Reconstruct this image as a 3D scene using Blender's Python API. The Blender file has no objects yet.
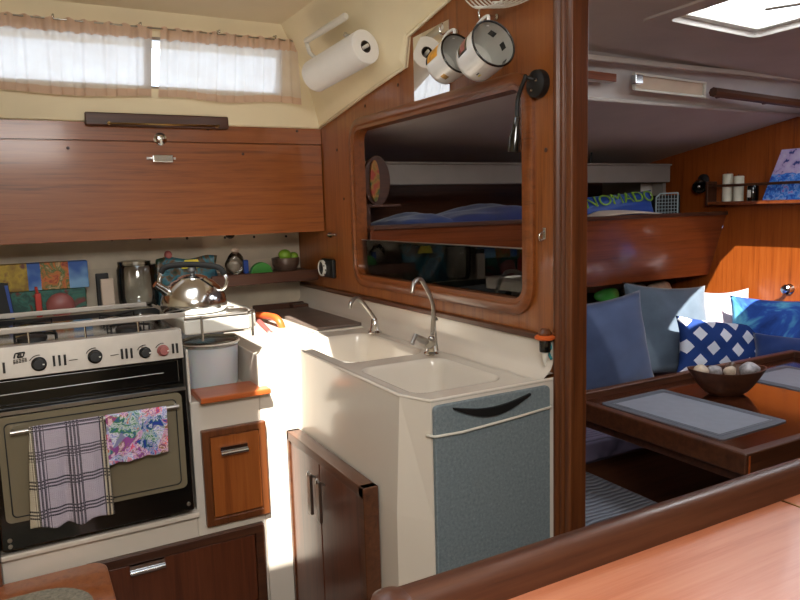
import bpy, bmesh, math, random
from mathutils import Vector, Matrix, Euler
random.seed(7)
S = bpy.context.scene
COL = S.collection
PI = math.pi

# ------------------------------------------------------------------ camera
F = 700.2
MR = [Vector(r) for r in ((0.876214, -0.086953, 0.474013), (-0.481012, -0.0991755, 0.871083), (-0.0287336, -0.991263, -0.128724))]
def _cal():
    a = Vector((1690-400, 172-300, 0)); b = Vector((12-400, 220-300, 0))
    f = math.sqrt(-(a.x*b.x + a.y*b.y))
    X = Vector((a.x, a.y, f)).normalized(); Y = Vector((b.x, b.y, f)).normalized()
    Z = X.cross(Y)
    if Z.y > 0: Z = -Z
    return f, X, Y, Z
F, WX, WY, WZ = _cal()
def P(u, v, **k):
    """point on a real plane of the cabin (x=, y= or z=) seen along one sight line from the eye at the origin"""
    d = Vector(((u-400)/F, (v-300)/F, 1))
    r = Vector((WX.dot(d), WY.dot(d), WZ.dot(d)))
    ax, val = list(k.items())[0]
    return r * (val / r['xyz'.index(ax)])
cam_d = bpy.data.cameras.new('camera'); cam = bpy.data.objects.new('camera', cam_d); COL.objects.link(cam)
cam_d.sensor_width = 36; cam_d.lens = F*36/800; cam_d.clip_start = 0.02
cam.matrix_world = Matrix(((WX.x, -WX.y, -WX.z, 0), (WY.x, -WY.y, -WY.z, 0), (WZ.x, -WZ.y, -WZ.z, 0), (0, 0, 0, 1)))
S.camera = cam

# ------------------------------------------------------------------ materials
def lin(c):
    if isinstance(c, str):
        c = [int(c[i:i+2], 16)/255 for i in (0, 2, 4)]
    return tuple((x/12.92 if x <= .04045 else ((x+.055)/1.055)**2.4) for x in c) + (1,)
class NT:
    def __init__(s, name):
        s.m = bpy.data.materials.new(name); s.m.use_nodes = True
        s.t = s.m.node_tree; s.b = s.t.nodes['Principled BSDF']; s.out = s.t.nodes['Material Output']
    def n(s, typ, **k):
        nd = s.t.nodes.new(typ)
        for a, v in k.items(): setattr(nd, a, v)
        return nd
    def l(s, a, b): s.t.links.new(a, b)
    def obj(s, scale=(1, 1, 1), rot=(0, 0, 0), loc=(0, 0, 0)):
        tc = s.n('ShaderNodeTexCoord'); mp = s.n('ShaderNodeMapping')
        s.l(tc.outputs['Object'], mp.inputs[0])
        mp.inputs['Scale'].default_value = scale; mp.inputs['Rotation'].default_value = rot; mp.inputs['Location'].default_value = loc
        return mp.outputs[0]
    def noise(s, vec, scale=5, detail=3, rough=.5, dist=0):
        nd = s.n('ShaderNodeTexNoise'); s.l(vec, nd.inputs['Vector'])
        nd.inputs['Scale'].default_value = scale; nd.inputs['Detail'].default_value = detail
        nd.inputs['Roughness'].default_value = rough; nd.inputs['Distortion'].default_value = dist
        return nd.outputs['Fac']
    def ramp(s, fac, stops, interp='LINEAR'):
        r = s.n('ShaderNodeValToRGB'); s.l(fac, r.inputs[0]); e = r.color_ramp.elements; r.color_ramp.interpolation = interp
        while len(e) < len(stops): e.new(.5)
        for i, (p, c) in enumerate(stops): e[i].position = p; e[i].color = lin(c) if not isinstance(c, tuple) else c
        return r.outputs[0]
    def mix(s, fac, a, b, mode='MIX'):
        nd = s.n('ShaderNodeMix', data_type='RGBA', blend_type=mode)
        for i, v in ((0, fac), (6, a), (7, b)):
            if hasattr(v, 'links'): s.l(v, nd.inputs[i])
            else: nd.inputs[i].default_value = lin(v) if isinstance(v, str) else v
        return nd.outputs[2]
    def math(s, op, a, b=0.0):
        nd = s.n('ShaderNodeMath', operation=op)
        for i, v in ((0, a), (1, b)):
            if hasattr(v, 'links'): s.l(v, nd.inputs[i])
            else: nd.inputs[i].default_value = v
        return nd.outputs[0]
    def sep(s, vec):
        nd = s.n('ShaderNodeSeparateXYZ'); s.l(vec, nd.inputs[0]); return nd.outputs
    def bump(s, h, strength=.3, dist=.002):
        nd = s.n('ShaderNodeBump'); s.l(h, nd.inputs['Height']); nd.inputs['Strength'].default_value = strength
        nd.inputs['Distance'].default_value = dist; s.l(nd.outputs[0], s.b.inputs['Normal'])
    def set(s, col=None, rough=.5, metal=0, coat=0, spec=.5, trans=0, sheen=0):
        if col is not None:
            if hasattr(col, 'links'): s.l(col, s.b.inputs['Base Color'])
            else: s.b.inputs['Base Color'].default_value = lin(col)
        s.b.inputs['Roughness'].default_value = rough; s.b.inputs['Metallic'].default_value = metal
        s.b.inputs['Coat Weight'].default_value = coat; s.b.inputs['Coat Roughness'].default_value = .12
        s.b.inputs['Specular IOR Level'].default_value = spec; s.b.inputs['Transmission Weight'].default_value = trans
        s.b.inputs['Sheen Weight'].default_value = sheen
        return s.m

def wood(name, dark, mid, light, axis='x', rough=.35, coat=.4, band=1.0):
    t = NT(name); sc = {'x': (.9, 22, 22), 'y': (22, .9, 22), 'z': (22, 22, .9)}[axis]
    v = t.obj(sc)
    a = t.noise(v, 2.2*band, 5, .55, .6)
    b = t.noise(t.obj(tuple(q*6 for q in sc)), 2.0, 3, .6)
    c = t.noise(t.obj((1, 1, 1)), 2.5, 2)
    f = t.math('ADD', t.math('MULTIPLY', a, .7), t.math('MULTIPLY', b, .3))
    col = t.ramp(f, [(.28, dark), (.47, mid), (.72, light)])
    col = t.mix(t.math('MULTIPLY', c, .22), col, dark)
    t.bump(b, .08, .001)
    return t.set(col, rough, coat=coat)
def plain(name, col, rough=.5, metal=0, coat=0, var=.08, scale=8, bump=0, spec=.5, sheen=0):
    t = NT(name); n = t.noise(t.obj(), scale, 4)
    c = lin(col); lo = tuple(max(0, x*(1-var)) for x in c[:3])+(1,); hi = tuple(min(1, x*(1+var)) for x in c[:3])+(1,)
    cc = t.ramp(n, [(.3, lo), (.7, hi)])
    if bump: t.bump(t.noise(t.obj(), bump, 3), .4, .001)
    return t.set(cc, rough, metal, coat, spec, sheen=sheen)
def fabric(name, col, var=.12, weave=900, sheen=.3):
    t = NT(name); n = t.noise(t.obj(), 14, 5)
    c = lin(col); cc = t.ramp(n, [(.3, tuple(x*(1-var) for x in c[:3])+(1,)), (.7, tuple(min(1, x*(1+var)) for x in c[:3])+(1,))])
    t.bump(t.noise(t.obj(), weave*.5, 2), .35, .001)
    return t.set(cc, .9, sheen=sheen, spec=.2)
def clear(name, tint=(1, 1, 1, 1), amount=.85, rough=.02):
    t = NT(name); tr = t.n('ShaderNodeBsdfTransparent'); tr.inputs[0].default_value = tint
    gl = t.n('ShaderNodeBsdfGlossy'); gl.inputs['Roughness'].default_value = rough
    fr = t.n('ShaderNodeFresnel'); fr.inputs[0].default_value = 1.5
    mx = t.n('ShaderNodeMixShader'); t.l(t.math('ADD', fr.outputs[0], 1-amount-.04), mx.inputs[0])
    t.l(tr.outputs[0], mx.inputs[1]); t.l(gl.outputs[0], mx.inputs[2]); t.l(mx.outputs[0], t.out.inputs[0])
    return t.m
M = {}
M['teak_bulk'] = wood('bulkhead_mahogany', '613312', '8f5122', 'a0602c', 'z', .4, .25)
M['teak_x'] = wood('mahogany_along', '5f3212', '915022', 'a4602c', 'x', .4, .25, band=1.2)
M['teak_frame'] = wood('opening_frame_mahogany', '572c10', '7c421a', '8e5026', 'y')
M['teak_dark'] = wood('dark_mahogany', '2c160c', '4a2817', '5e3822', 'x', .45, .15)
M['teak_darkz'] = wood('post_mahogany', '3a1c0c', '5f3216', '774522', 'z', .4, .2)
M['teak_darky'] = wood('dark_mahogany_across', '33190e', '55301b', '6a4027', 'y', .4, .2)
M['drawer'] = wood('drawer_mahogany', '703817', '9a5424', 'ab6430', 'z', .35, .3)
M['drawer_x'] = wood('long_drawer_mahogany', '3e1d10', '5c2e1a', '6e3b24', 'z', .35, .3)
M['saloon_wood'] = wood('saloon_panel_mahogany', '74340f', 'a2501a', 'b25f26', 'z', .35, .3, 1.0)
M['saloon_x'] = wood('saloon_board_mahogany', '52240f', '7c3e1e', '8e4c2a', 'x', .28, .5)
M['table_red'] = wood('chart_table_veneer', 'a8603f', 'bd7656', 'c98868', 'x', .38, .3)
M['table_top'] = wood('saloon_table_mahogany', '220f08', '3e1c0f', '522814', 'x', .10, .7)
M['lidwood'] = wood('lid_mahogany', '8a3d1a', 'b05525', 'bd6830', 'x')
M['liner'] = plain('cream_liner', 'efe2c0', .55, var=.05, scale=4)
M['roof'] = plain('cream_headliner', 'e8dabb', .7, var=.04, scale=3)
M['gel'] = plain('cream_gelcoat', 'd8cfc2', .22, coat=.4, var=.03, scale=3)
M['splash'] = plain('worn_cream_splashback', 'cbbda6', .5, var=.16, scale=6)
M['sal_liner'] = plain('greyish_vinyl_lining', 'd0c8c2', .6, var=.06, scale=5, bump=60)
M['valance'] = plain('taupe_padded_vinyl', '857c74', .6, var=.06)
M['salwhite'] = plain('pale_lavender_cabin_side', 'd6d2d0', .5, var=.06)
M['orange_print'] = plain('orange_enamel_print', 'd89a2c', .3, var=.3, scale=60)
M['white'] = plain('white_enamel', 'e9e8e4', .12, coat=.6, var=.02)
M['whiteplastic'] = plain('white_plastic', 'dfdcd2', .35, var=.03)
M['paper'] = plain('paper_towel_paper', 'f2f0ec', .95, var=.03, bump=240)
M['core'] = plain('grey_cardboard', '4a4038', .9)
M['chrome'] = plain('chrome', 'd5d5d5', .14, 1, var=.04)
M['steel'] = plain('brushed_stainless_steel', 'b8b4ae', .32, 1, var=.1, scale=20)
M['panelsteel'] = plain('aged_stainless_panel', 'b4aca2', .42, .45, var=.1, scale=14)
M['brass'] = plain('dull_brass', '9a7a4a', .35, 1)
M['black'] = plain('black_plastic', '101010', .55, var=.1)
M['matteblack'] = plain('matt_black_plastic', '0a0a0a', .8, spec=.1)
M['blackgloss'] = plain('black_enamel', '0c0d0c', .12, coat=.5)
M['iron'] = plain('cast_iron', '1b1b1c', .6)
M['oven'] = plain('smoked_oven_glass', '79705c', .16, coat=.6, var=.08, scale=3)
M['redplastic'] = plain('red_plastic', 'c23a2c', .4)
M['pinkknob'] = plain('faded_red_knob', '9c5a55', .4)
M['orange'] = plain('orange_plastic', 'd2602a', .4)
M['green'] = plain('green_plastic', '3f8f3a', .45)
M['lime'] = plain('lime_skin', '7da832', .45, bump=120)
M['coconut'] = wood('coconut_wood', '3a2a22', '5a463c', '75604f', 'x', .35, .4)
M['blueplastic'] = plain('blue_plastic', '254a9c', .4)
M['teal'] = plain('teal_cloth', '2f7f86', .9)
M['yellow'] = plain('yellow_label', 'd8c838', .5)
M['cream'] = plain('cream_card', 'd8c4b0', .7)
M['rope'] = plain('white_cord', 'd0ccc0', .9, bump=600)
M['cushblue'] = fabric('slate_blue_fabric', '424e6c', .1)
M['cushgrey'] = fabric('blue_grey_fabric', '5d6b7a', .1)
M['navy'] = fabric('navy_fabric', '24396e', .15)
M['bedblue'] = fabric('deep_blue_bedding', '2a3568', .2)
M['pinkstripe'] = fabric('pale_pink_fabric', 'c6b4bc', .2)
M['seatback'] = fabric('blue_seat_fabric', '3b4664', .1)
M['black_deep'] = plain('recess_shade_black', '0d0b0a', .8)  # near-black colour stands in for the shade inside the locker slot
M['wax'] = plain('candle_wax', 'e6e0cc', .5, spec=.3)
M['grille'] = plain('pale_grille', 'a8b8bc', .5)
M['floor'] = wood('cabin_sole', '38200f', '5c3a1e', '70482a', 'x', .35, .3)
M['stone'] = plain('beige_shell', 'cbb8a4', .5, var=.25, scale=30)
M['shelldark'] = plain('speckled_grey_shell', '8f8a8c', .5, var=.5, scale=60)
M['pad'] = plain('speckled_nonslip', '8f8878', .9, var=.3, scale=120, bump=300)
M['lidgrey'] = plain('grey_brown_board', '6a5c54', .4, var=.15, scale=14)
M['placemat'] = plain('grey_placemat', '7f828c', .55, var=.05, scale=30)
M['placeline'] = plain('dark_placemat_line', '3c3f4a', .5)
M['clear'] = clear('clear_acrylic_pane', (.86, .84, .82, 1), .93)
M['port'] = clear('port_glass', (.95, .97, 1, 1), .94)
M['jar'] = clear('clear_jar_glass', (.93, .95, .95, 1), .90, .08)
M['lidclear'] = clear('clear_lid', (.85, .85, .8, 1), .80, .08)
M['mirror'] = plain('mirror_glass', 'f0f0f0', .02, 1, var=0)
def mk():
    t = NT('frosted_hatch_acrylic'); d = t.n('ShaderNodeBsdfTranslucent'); d.inputs[0].default_value = (.95, .97, 1, 1)
    tr = t.n('ShaderNodeBsdfTransparent'); mx = t.n('ShaderNodeMixShader'); mx.inputs[0].default_value = .25
    t.l(d.outputs[0], mx.inputs[1]); t.l(tr.outputs[0], mx.inputs[2]); t.l(mx.outputs[0], t.out.inputs[0]); M['hatch'] = t.m
    t = NT('sheer_cream_curtain'); df = t.n('ShaderNodeBsdfDiffuse'); ts = t.n('ShaderNodeBsdfTranslucent')
    v = t.obj((1, 1, 1)); w = t.noise(v, 9, 4); c = t.ramp(w, [(.3, 'f0e6dc'), (.7, 'fbf6f2')])
    t.l(c, df.inputs[0]); t.l(c, ts.inputs[0]); m1 = t.n('ShaderNodeMixShader'); m1.inputs[0].default_value = .7
    t.l(df.outputs[0], m1.inputs[1]); t.l(ts.outputs[0], m1.inputs[2])
    tr = t.n('ShaderNodeBsdfTransparent'); m2 = t.n('ShaderNodeMixShader'); m2.inputs[0].default_value = .12
    t.l(m1.outputs[0], m2.inputs[1]); t.l(tr.outputs[0], m2.inputs[2]); t.l(m2.outputs[0], t.out.inputs[0]); M['curtain'] = t.m
    t = NT('tan_curtain_hem'); df = t.n('ShaderNodeBsdfDiffuse'); df.inputs[0].default_value = lin('dcbfa6'); ts = t.n('ShaderNodeBsdfTranslucent'); ts.inputs[0].default_value = lin('ecd4c4')
    m1 = t.n('ShaderNodeMixShader'); m1.inputs[0].default_value = .35
    t.l(df.outputs[0], m1.inputs[1]); t.l(ts.outputs[0], m1.inputs[2]); t.l(m1.outputs[0], t.out.inputs[0]); M['hem'] = t.m
    t = NT('translucent_bucket'); M['bucket'] = t.set('d5dce4', .4); t.b.inputs['Subsurface Weight'].default_value = .3
    # grey felt-like board
    t = NT('speckled_grey_board'); n = t.noise(t.obj(), 130, 4, .7); n2 = t.noise(t.obj(), 9, 3)
    M['board'] = t.set(t.mix(t.math('MULTIPLY', n2, .5), t.ramp(n, [(.3, '5c696f'), (.6, '788387'), (.8, '9ca4a6')]), '717d83'), .8)
    # lattice pillow
    t = NT('blue_white_lattice_fabric'); x, y, z = t.sep(t.obj())
    k = 1/.125
    u = t.math('MULTIPLY', t.math('ADD', x, t.math('MULTIPLY', y, .95)), k); w = t.math('MULTIPLY', t.math('SUBTRACT', x, t.math('MULTIPLY', y, .95)), k)
    def cell(q): return t.math('ABSOLUTE', t.math('SUBTRACT', t.math('FRACT', t.math('ADD', q, 10.25)), .5))
    mxx = t.math('MAXIMUM', cell(u), cell(w)); mask = t.math('LESS_THAN', mxx, t.math('ADD', .235, t.math('MULTIPLY', t.noise(t.obj(), 12, 2), .06)))
    t.bump(t.noise(t.obj(), 400, 2), .4, .001)
    M['lattice'] = t.set(t.mix(mask, '26407e', 'dfe2ee'), .9, spec=.2)
    # plaid towel  (local x across, z down)
    t = NT('woven_plaid_towel'); x, y, z = t.sep(t.obj())
    def stripes(q, per, lo, hi, off):
        f = t.math('FRACT', t.math('ADD', t.math('MULTIPLY', q, 1/per), off))
        return t.math('MULTIPLY', t.math('GREATER_THAN', f, lo), t.math('LESS_THAN', f, hi))
    sx = t.math('MULTIPLY', stripes(x, .085, .10, .50, 10.18), t.math('GREATER_THAN', t.math('FRACT', t.math('MULTIPLY', x, 110)), .45))
    sz = t.math('MULTIPLY', stripes(z, .080, .25, .6, 10.3), t.math('GREATER_THAN', t.math('FRACT', t.math('MULTIPLY', z, 110)), .45))
    wv = t.math('GREATER_THAN', t.math('ADD', t.math('FRACT', t.math('MULTIPLY', x, 210)), t.math('FRACT', t.math('MULTIPLY', z, 210))), .95)
    dk = t.math('MULTIPLY', t.math('MAXIMUM', sx, sz), t.math('ADD', .5, t.math('MULTIPLY', wv, .5)))
    base = t.mix(t.math('GREATER_THAN', t.math('ABSOLUTE', x), .082), 'b8aebb', 'c4baa6')
    h = t.math('ADD', t.math('SINE', t.math('MULTIPLY', x, 1300)), t.math('SINE', t.math('MULTIPLY', z, 1300)))
    t.bump(h, .5, .001)
    M['plaid'] = t.set(t.mix(dk, base, '1c1c26'), .95, spec=.1)
    # floral cloth
    t = NT('bright_floral_cloth'); vv = t.obj((1, 1, 1))
    vo = t.n('ShaderNodeTexVoronoi'); t.l(vv, vo.inputs['Vector']); vo.inputs['Scale'].default_value = 26
    r1 = t.sep(vo.outputs['Color'])[0]
    nz = t.noise(vv, 26, 5, .6, 1.5)
    c1 = t.ramp(nz, [(.30, '2d3f8f'), (.42, '3f7a4e'), (.46, 'e0e0ea'), (.51, '5f78c8'), (.55, 'dcdcec'), (.58, 'e8605a'), (.64, '3a4aa0'), (.72, '2f8a86')], 'CONSTANT')
    c2 = t.ramp(r1, [(0, 'e8605c'), (.22, 'd6d0e4'), (.48, '3450a8'), (.68, '5a9a6a'), (.88, 'e668a0')], 'CONSTANT')
    M['floral'] = t.set(t.mix(.35, c1, c2), .9, spec=.1)
    # quilt
    t = NT('grey_quilted_cover'); x, y, z = t.sep(t.obj())
    wv = t.math('ABSOLUTE', t.math('SINE', t.math('MULTIPLY', t.math('ADD', y, t.math('MULTIPLY', t.noise(t.obj(), 6, 2), .06)), 160)))
    t.bump(wv, .8, .004)
    M['quilt'] = t.set(t.ramp(t.math('MULTIPLY', wv, t.noise(t.obj(), 20, 3)), [(.05, '4a4c58'), (.4, '747a86')]), .85)
    t = NT('mauve_quilted_cover'); x, y, z = t.sep(t.obj())
    wv = t.math('ABSOLUTE', t.math('SINE', t.math('MULTIPLY', t.math('ADD', y, t.math('MULTIPLY', t.noise(t.obj(), 6, 2), .06)), 130)))
    t.bump(wv, .8, .004)
    M['mauve'] = t.set(t.ramp(wv, [(.05, '3c3444'), (.5, '5e5468')]), .85)
    # printed carton
    t = NT('printed_food_carton'); v = t.obj(); x, y, z = t.sep(v)
    pic = t.ramp(t.noise(v, 22, 4, .6, 1), [(.36, '8c2c1c'), (.46, 'c9702c'), (.55, '3f6a2c'), (.62, 'c8a070')])
    left = t.ramp(t.noise(v, 16, 3), [(.4, '8a6a20'), (.55, 'b89a28'), (.65, '6a3a2a')])
    blue = t.ramp(t.noise(v, 10, 2), [(.4, '2a5aa8'), (.6, '7aa8d0')])
    a = t.mix(t.math('GREATER_THAN', x, -.03), left, blue)
    inpic = t.math('MULTIPLY', t.math('LESS_THAN', t.math('ABSOLUTE', t.math('SUBTRACT', x, .065)), .05), t.math('LESS_THAN', z, .135))
    M['carton'] = t.set(t.mix(inpic, a, pic), .5)
    t = NT('dark_green_carton'); M['carton2'] = t.set(t.ramp(t.noise(t.obj(), 18, 4, .6, 1), [(.38, '1c4a40'), (.5, '2f7060'), (.58, '54402c'), (.64, '7a2c30')]), .5)
    t = NT('printed_snack_bag'); M['bag'] = t.set(t.ramp(t.noise(t.obj(), 14, 3, .6, 1), [(.38, '143c4c'), (.48, '1f6a78'), (.55, '5a4020'), (.64, '203828')]), .35)
    # stickered art card
    t = NT('painted_sea_picture'); v = t.obj(); x, y, z = t.sep(v)
    sea = t.ramp(t.noise(v, 40, 4, .6, 1), [(.38, '2a4ec0'), (.5, '3f8ae8'), (.6, '9ab8f0'), (.66, 'b06ac8')])
    sky = t.ramp(t.noise(v, 30, 3), [(.36, '2a3c8c'), (.42, 'c0a8d8'), (.7, 'd8cce8')])
    M['picture'] = t.set(t.mix(t.math('LESS_THAN', z, t.math('ADD', .115, t.math('MULTIPLY', t.noise(v, 20, 2), .03))), sky, sea), .4)
    t = NT('blue_print_pillow_fabric'); M['bluep'] = t.set(t.ramp(t.noise(t.obj(), 5, 4, .6, 1), [(.38, '1c3f8c'), (.5, '2a5ab8'), (.6, '5fb0d8'), (.72, '8ad0e0')]), .85)
    t = NT('speckled_enamel_inside'); M['muginside'] = t.set('b6b4ac', .25, coat=.4)
    t = NT('painted_paddle'); v = t.obj(); M['paddle'] = t.set(t.ramp(t.noise(v, 25, 4), [(.38, '4a5a28'), (.5, 'a8742c'), (.62, 'a83c28')]), .5)
mk()

# ------------------------------------------------------------------ geometry helpers
def wloc(o):
    v = Vector((0, 0, 0))
    while o is not None: v += o.location; o = o.parent
    return v
def thing(name, label, cat, loc, group=None):
    o = bpy.data.objects.new(name, None); COL.objects.link(o); o.location = loc
    o.empty_display_size = .05
    o['label'] = label; o['category'] = cat
    if group: o['group'] = group
    return o
def obj(name, bm, mat, parent=None, label=None, cat=None, group=None, kind=None, smooth=False, bevel=0, seg=2, sub=0, solid=0, origin=None):
    me = bpy.data.meshes.new(name)
    bmesh.ops.recalc_face_normals(bm, faces=bm.faces[:])
    if parent is not None: L = wloc(parent)
    elif origin is not None: L = Vector(origin)
    else:
        xs = [v.co for v in bm.verts]
        L = Vector(((min(p.x for p in xs)+max(p.x for p in xs))/2, (min(p.y for p in xs)+max(p.y for p in xs))/2, min(p.z for p in xs)))
    bmesh.ops.translate(bm, verts=bm.verts[:], vec=-L)
    bm.to_mesh(me); bm.free()
    o = bpy.data.objects.new(name, me); COL.objects.link(o)
    if parent is not None: o.parent = parent
    else: o.location = L
    me.materials.append(M[mat] if isinstance(mat, str) else mat)
    if smooth:
        for p in me.polygons: p.use_smooth = True
        if smooth == 'auto':
            me.set_sharp_from_angle(angle=math.radians(40))
    if bevel:
        m = o.modifiers.new('bevel', 'BEVEL'); m.width = bevel; m.segments = seg; m.limit_method = 'ANGLE'; m.angle_limit = math.radians(35)
        for p in me.polygons: p.use_smooth = True
        me.set_sharp_from_angle(angle=math.radians(40))
        m.harden_normals = True
    if solid:
        m = o.modifiers.new('solid', 'SOLIDIFY'); m.thickness = solid; m.offset = 0
    if sub:
        m = o.modifiers.new('sub', 'SUBSURF'); m.levels = sub; m.render_levels = sub
    if label: o['label'] = label
    if cat: o['category'] = cat
    if group: o['group'] = group
    if kind: o['kind'] = kind
    return o
def struct(name, bm, mat, **k): return obj(name, bm, mat, kind='structure', **k)
def NB(): return bmesh.new()
def box(bm, x0, x1, y0, y1, z0, z1, mat=None):
    r = bmesh.ops.create_cube(bm, size=1)
    vs = r['verts']
    for v in vs:
        v.co = Vector(((x0+x1)/2+v.co.x*(x1-x0), (y0+y1)/2+v.co.y*(y1-y0), (z0+z1)/2+v.co.z*(z1-z0)))
    if mat is not None: bmesh.ops.transform(bm, matrix=mat, verts=vs)
    return bm
def B(*a, **k): return box(NB(), *a, **k)
def frame_at(o, n, up=Vector((0, 0, 1))):
    """matrix: local z along n, local y near up"""
    n = Vector(n).normalized(); up = Vector(up)
    x = up.cross(n).normalized(); y = n.cross(x)
    return Matrix(((x.x, y.x, n.x, o[0]), (x.y, y.y, n.y, o[1]), (x.z, y.z, n.z, o[2]), (0, 0, 0, 1)))
def tube(bm, pts, r, n=10, cap=True, closed=False):
    pts = [Vector(p) for p in pts]; rings = []; N = len(pts)
    rs = r if isinstance(r, (list, tuple)) else [r]*N
    prev = None
    for i, p in enumerate(pts):
        if closed: d = pts[(i+1) % N]-pts[i-1]
        else: d = pts[min(i+1, N-1)]-pts[max(i-1, 0)]
        d.normalize()
        if prev is None:
            a = Vector((0, 0, 1)) if abs(d.z) < .9 else Vector((1, 0, 0)); x = d.cross(a).normalized()
        else: x = (prev - d*prev.dot(d)).normalized()
        prev = x; y = d.cross(x)
        rings.append([bm.verts.new(p+(x*math.cos(2*PI*k/n)+y*math.sin(2*PI*k/n))*rs[i]) for k in range(n)])
    rng = range(N if closed else N-1)
    for i in rng:
        a, b = rings[i], rings[(i+1) % N]
        for k in range(n): bm.faces.new((a[k], a[(k+1) % n], b[(k+1) % n], b[k]))
    if cap and not closed:
        bm.faces.new(rings[0][::-1]); bm.faces.new(rings[-1])
    return bm
def smoothpts(ctrl, n=8):
    c = [Vector(p) for p in ctrl]; out = []
    for i in range(len(c)-1):
        p0 = c[max(i-1, 0)]; p1 = c[i]; p2 = c[i+1]; p3 = c[min(i+2, len(c)-1)]
        for k in range(n):
            t = k/n
            out.append(.5*((2*p1)+(p2-p0)*t+(2*p0-5*p1+4*p2-p3)*t*t+(3*p1-p0-3*p2+p3)*t**3))
    out.append(c[-1]); return out
def lathe(bm, prof, mat=None, n=32, cap=True):
    """profile (r,h) about local z"""
    rings = []
    new = []
    for r, h in prof:
        ring = [bm.verts.new((max(r, 1e-4)*math.cos(2*PI*k/n), max(r, 1e-4)*math.sin(2*PI*k/n), h)) for k in range(n)]
        rings.append(ring); new += ring
    for a, b in zip(rings, rings[1:]):
        for k in range(n): bm.faces.new((a[k], a[(k+1) % n], b[(k+1) % n], b[k]))
    if cap: bm.faces.new(rings[0][::-1]); bm.faces.new(rings[-1])
    if mat is not None: bmesh.ops.transform(bm, matrix=mat, verts=new)
    return bm
def cyl(c, n, r, h, seg=24, bm=None):
    return lathe(bm or NB(), [(r, 0), (r, h)], frame_at(c, n), seg)
def prism(pts, d, bm=None):
    """extrude the polygon pts (3D) by vector d"""
    bm = bm or NB(); d = Vector(d)
    a = [bm.verts.new(Vector(p)) for p in pts]; b = [bm.verts.new(Vector(p)+d) for p in pts]
    bm.faces.new(a); bm.faces.new(b[::-1]); n = len(a)
    for i in range(n): bm.faces.new((a[i], b[i], b[(i+1) % n], a[(i+1) % n]))
    return bm
def rrect(w, h, r, n=6, cx=0, cy=0):
    out = []
    for qx, qy, a0 in ((1, 1, 0), (-1, 1, PI/2), (-1, -1, PI), (1, -1, 3*PI/2)):
        for k in range(n+1):
            a = a0+PI/2*k/n
            out.append((cx+qx*(w/2-r)+r*math.cos(a), cy+qy*(h/2-r)+r*math.sin(a)))
    return out
def ring_prof(bm, outline, inner, conv, d):
    """flat ring between two outlines of equal count, extruded by d. conv maps (a,b)->Vector"""
    d = Vector(d); o1 = [bm.verts.new(conv(*p)) for p in outline]; i1 = [bm.verts.new(conv(*p)) for p in inner]
    o2 = [bm.verts.new(conv(*p)+d) for p in outline]; i2 = [bm.verts.new(conv(*p)+d) for p in inner]; n = len(o1)
    for k in range(n):
        j = (k+1) % n
        bm.faces.new((o1[k], o1[j], i1[j], i1[k])); bm.faces.new((o2[k], i2[k], i2[j], o2[j]))
        bm.faces.new((o1[k], o2[k], o2[j], o1[j])); bm.faces.new((i1[k], i1[j], i2[j], i2[k]))
    return bm
def grid(nu, nv, f, bm=None, wrap=False):
    bm = bm or NB()
    vs = [[bm.verts.new(f(i/(nu-1), j/(nv-1))) for j in range(nv)] for i in range(nu)]
    for i in range(nu-1):
        for j in range(nv-1): bm.faces.new((vs[i][j], vs[i+1][j], vs[i+1][j+1], vs[i][j+1]))
    return bm
def sstep(a, b, x):
    t = max(0, min(1, (x-a)/(b-a))); return t*t*(3-2*t)
def pillow_bm(w, h, t, seed=0, n=26, pinch=.10):
    """pillow, local x width, y height, z thickness"""
    bm = NB(); rnd = random.Random(seed); ph = [rnd.uniform(0, 6) for _ in range(6)]
    top = {}; bot = {}
    for i in range(n+1):
        for j in range(n+1):
            u = i/n*2-1; v = j/n*2-1
            q = max(0, (1-u**2)*(1-v**2))**.45
            px = u*(w/2)*(1-pinch*(1-v*v)*abs(u)**3); py = v*(h/2)*(1-pinch*(1-u*u)*abs(v)**3)
            wr = .06*math.sin(5*u+3*v+ph[0])+.04*math.sin(9*v-4*u+ph[1])+.03*math.sin(14*u*v+ph[2])
            z = t/2*q*(1+wr)
            top[i, j] = bm.verts.new((px, py, z))
            bot[i, j] = top[i, j] if i in (0, n) or j in (0, n) else bm.verts.new((px, py, -z))
    for i in range(n):
        for j in range(n):
            bm.faces.new((top[i, j], top[i+1, j], top[i+1, j+1], top[i, j+1]))
            bm.faces.new((bot[i, j], bot[i, j+1], bot[i+1, j+1], bot[i+1, j]))
    return bm
def place(o, m):
    o.matrix_world = m; return o
def blob(c, s, seed=0, sub=3, amp=.12):
    bm = NB(); bmesh.ops.create_icosphere(bm, subdivisions=sub, radius=1); r = random.Random(seed); ph = [r.uniform(0, 6) for _ in range(6)]
    for v in bm.verts:
        p = v.co.copy(); k = 1+amp*(math.sin(2.3*p.x+ph[0])+math.sin(2.9*p.y+ph[1])*math.sin(3.1*p.z+ph[2]))
        v.co = Vector((c[0]+p.x*s[0]*k, c[1]+p.y*s[1]*k, c[2]+p.z*s[2]*k))
    return bm
def screw(parent, c, n, r=.006, mat='brass'):
    obj('screw', lathe(NB(), [(r, -.001), (r, .0015), (r*.6, .0028), (0, .003)], frame_at(c, n), 12), mat, parent, smooth='auto')

# ================================================================== SETTING
BX = 1.21          # galley face of the bulkhead
HY = 2.887         # face of the overhead locker
BY = 3.22          # hull lining behind the counter
SOLE = -1.36
struct('floor', B(-1.6, 3.5, -1.2, 3.3, SOLE-.03, SOLE), 'floor')
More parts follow.
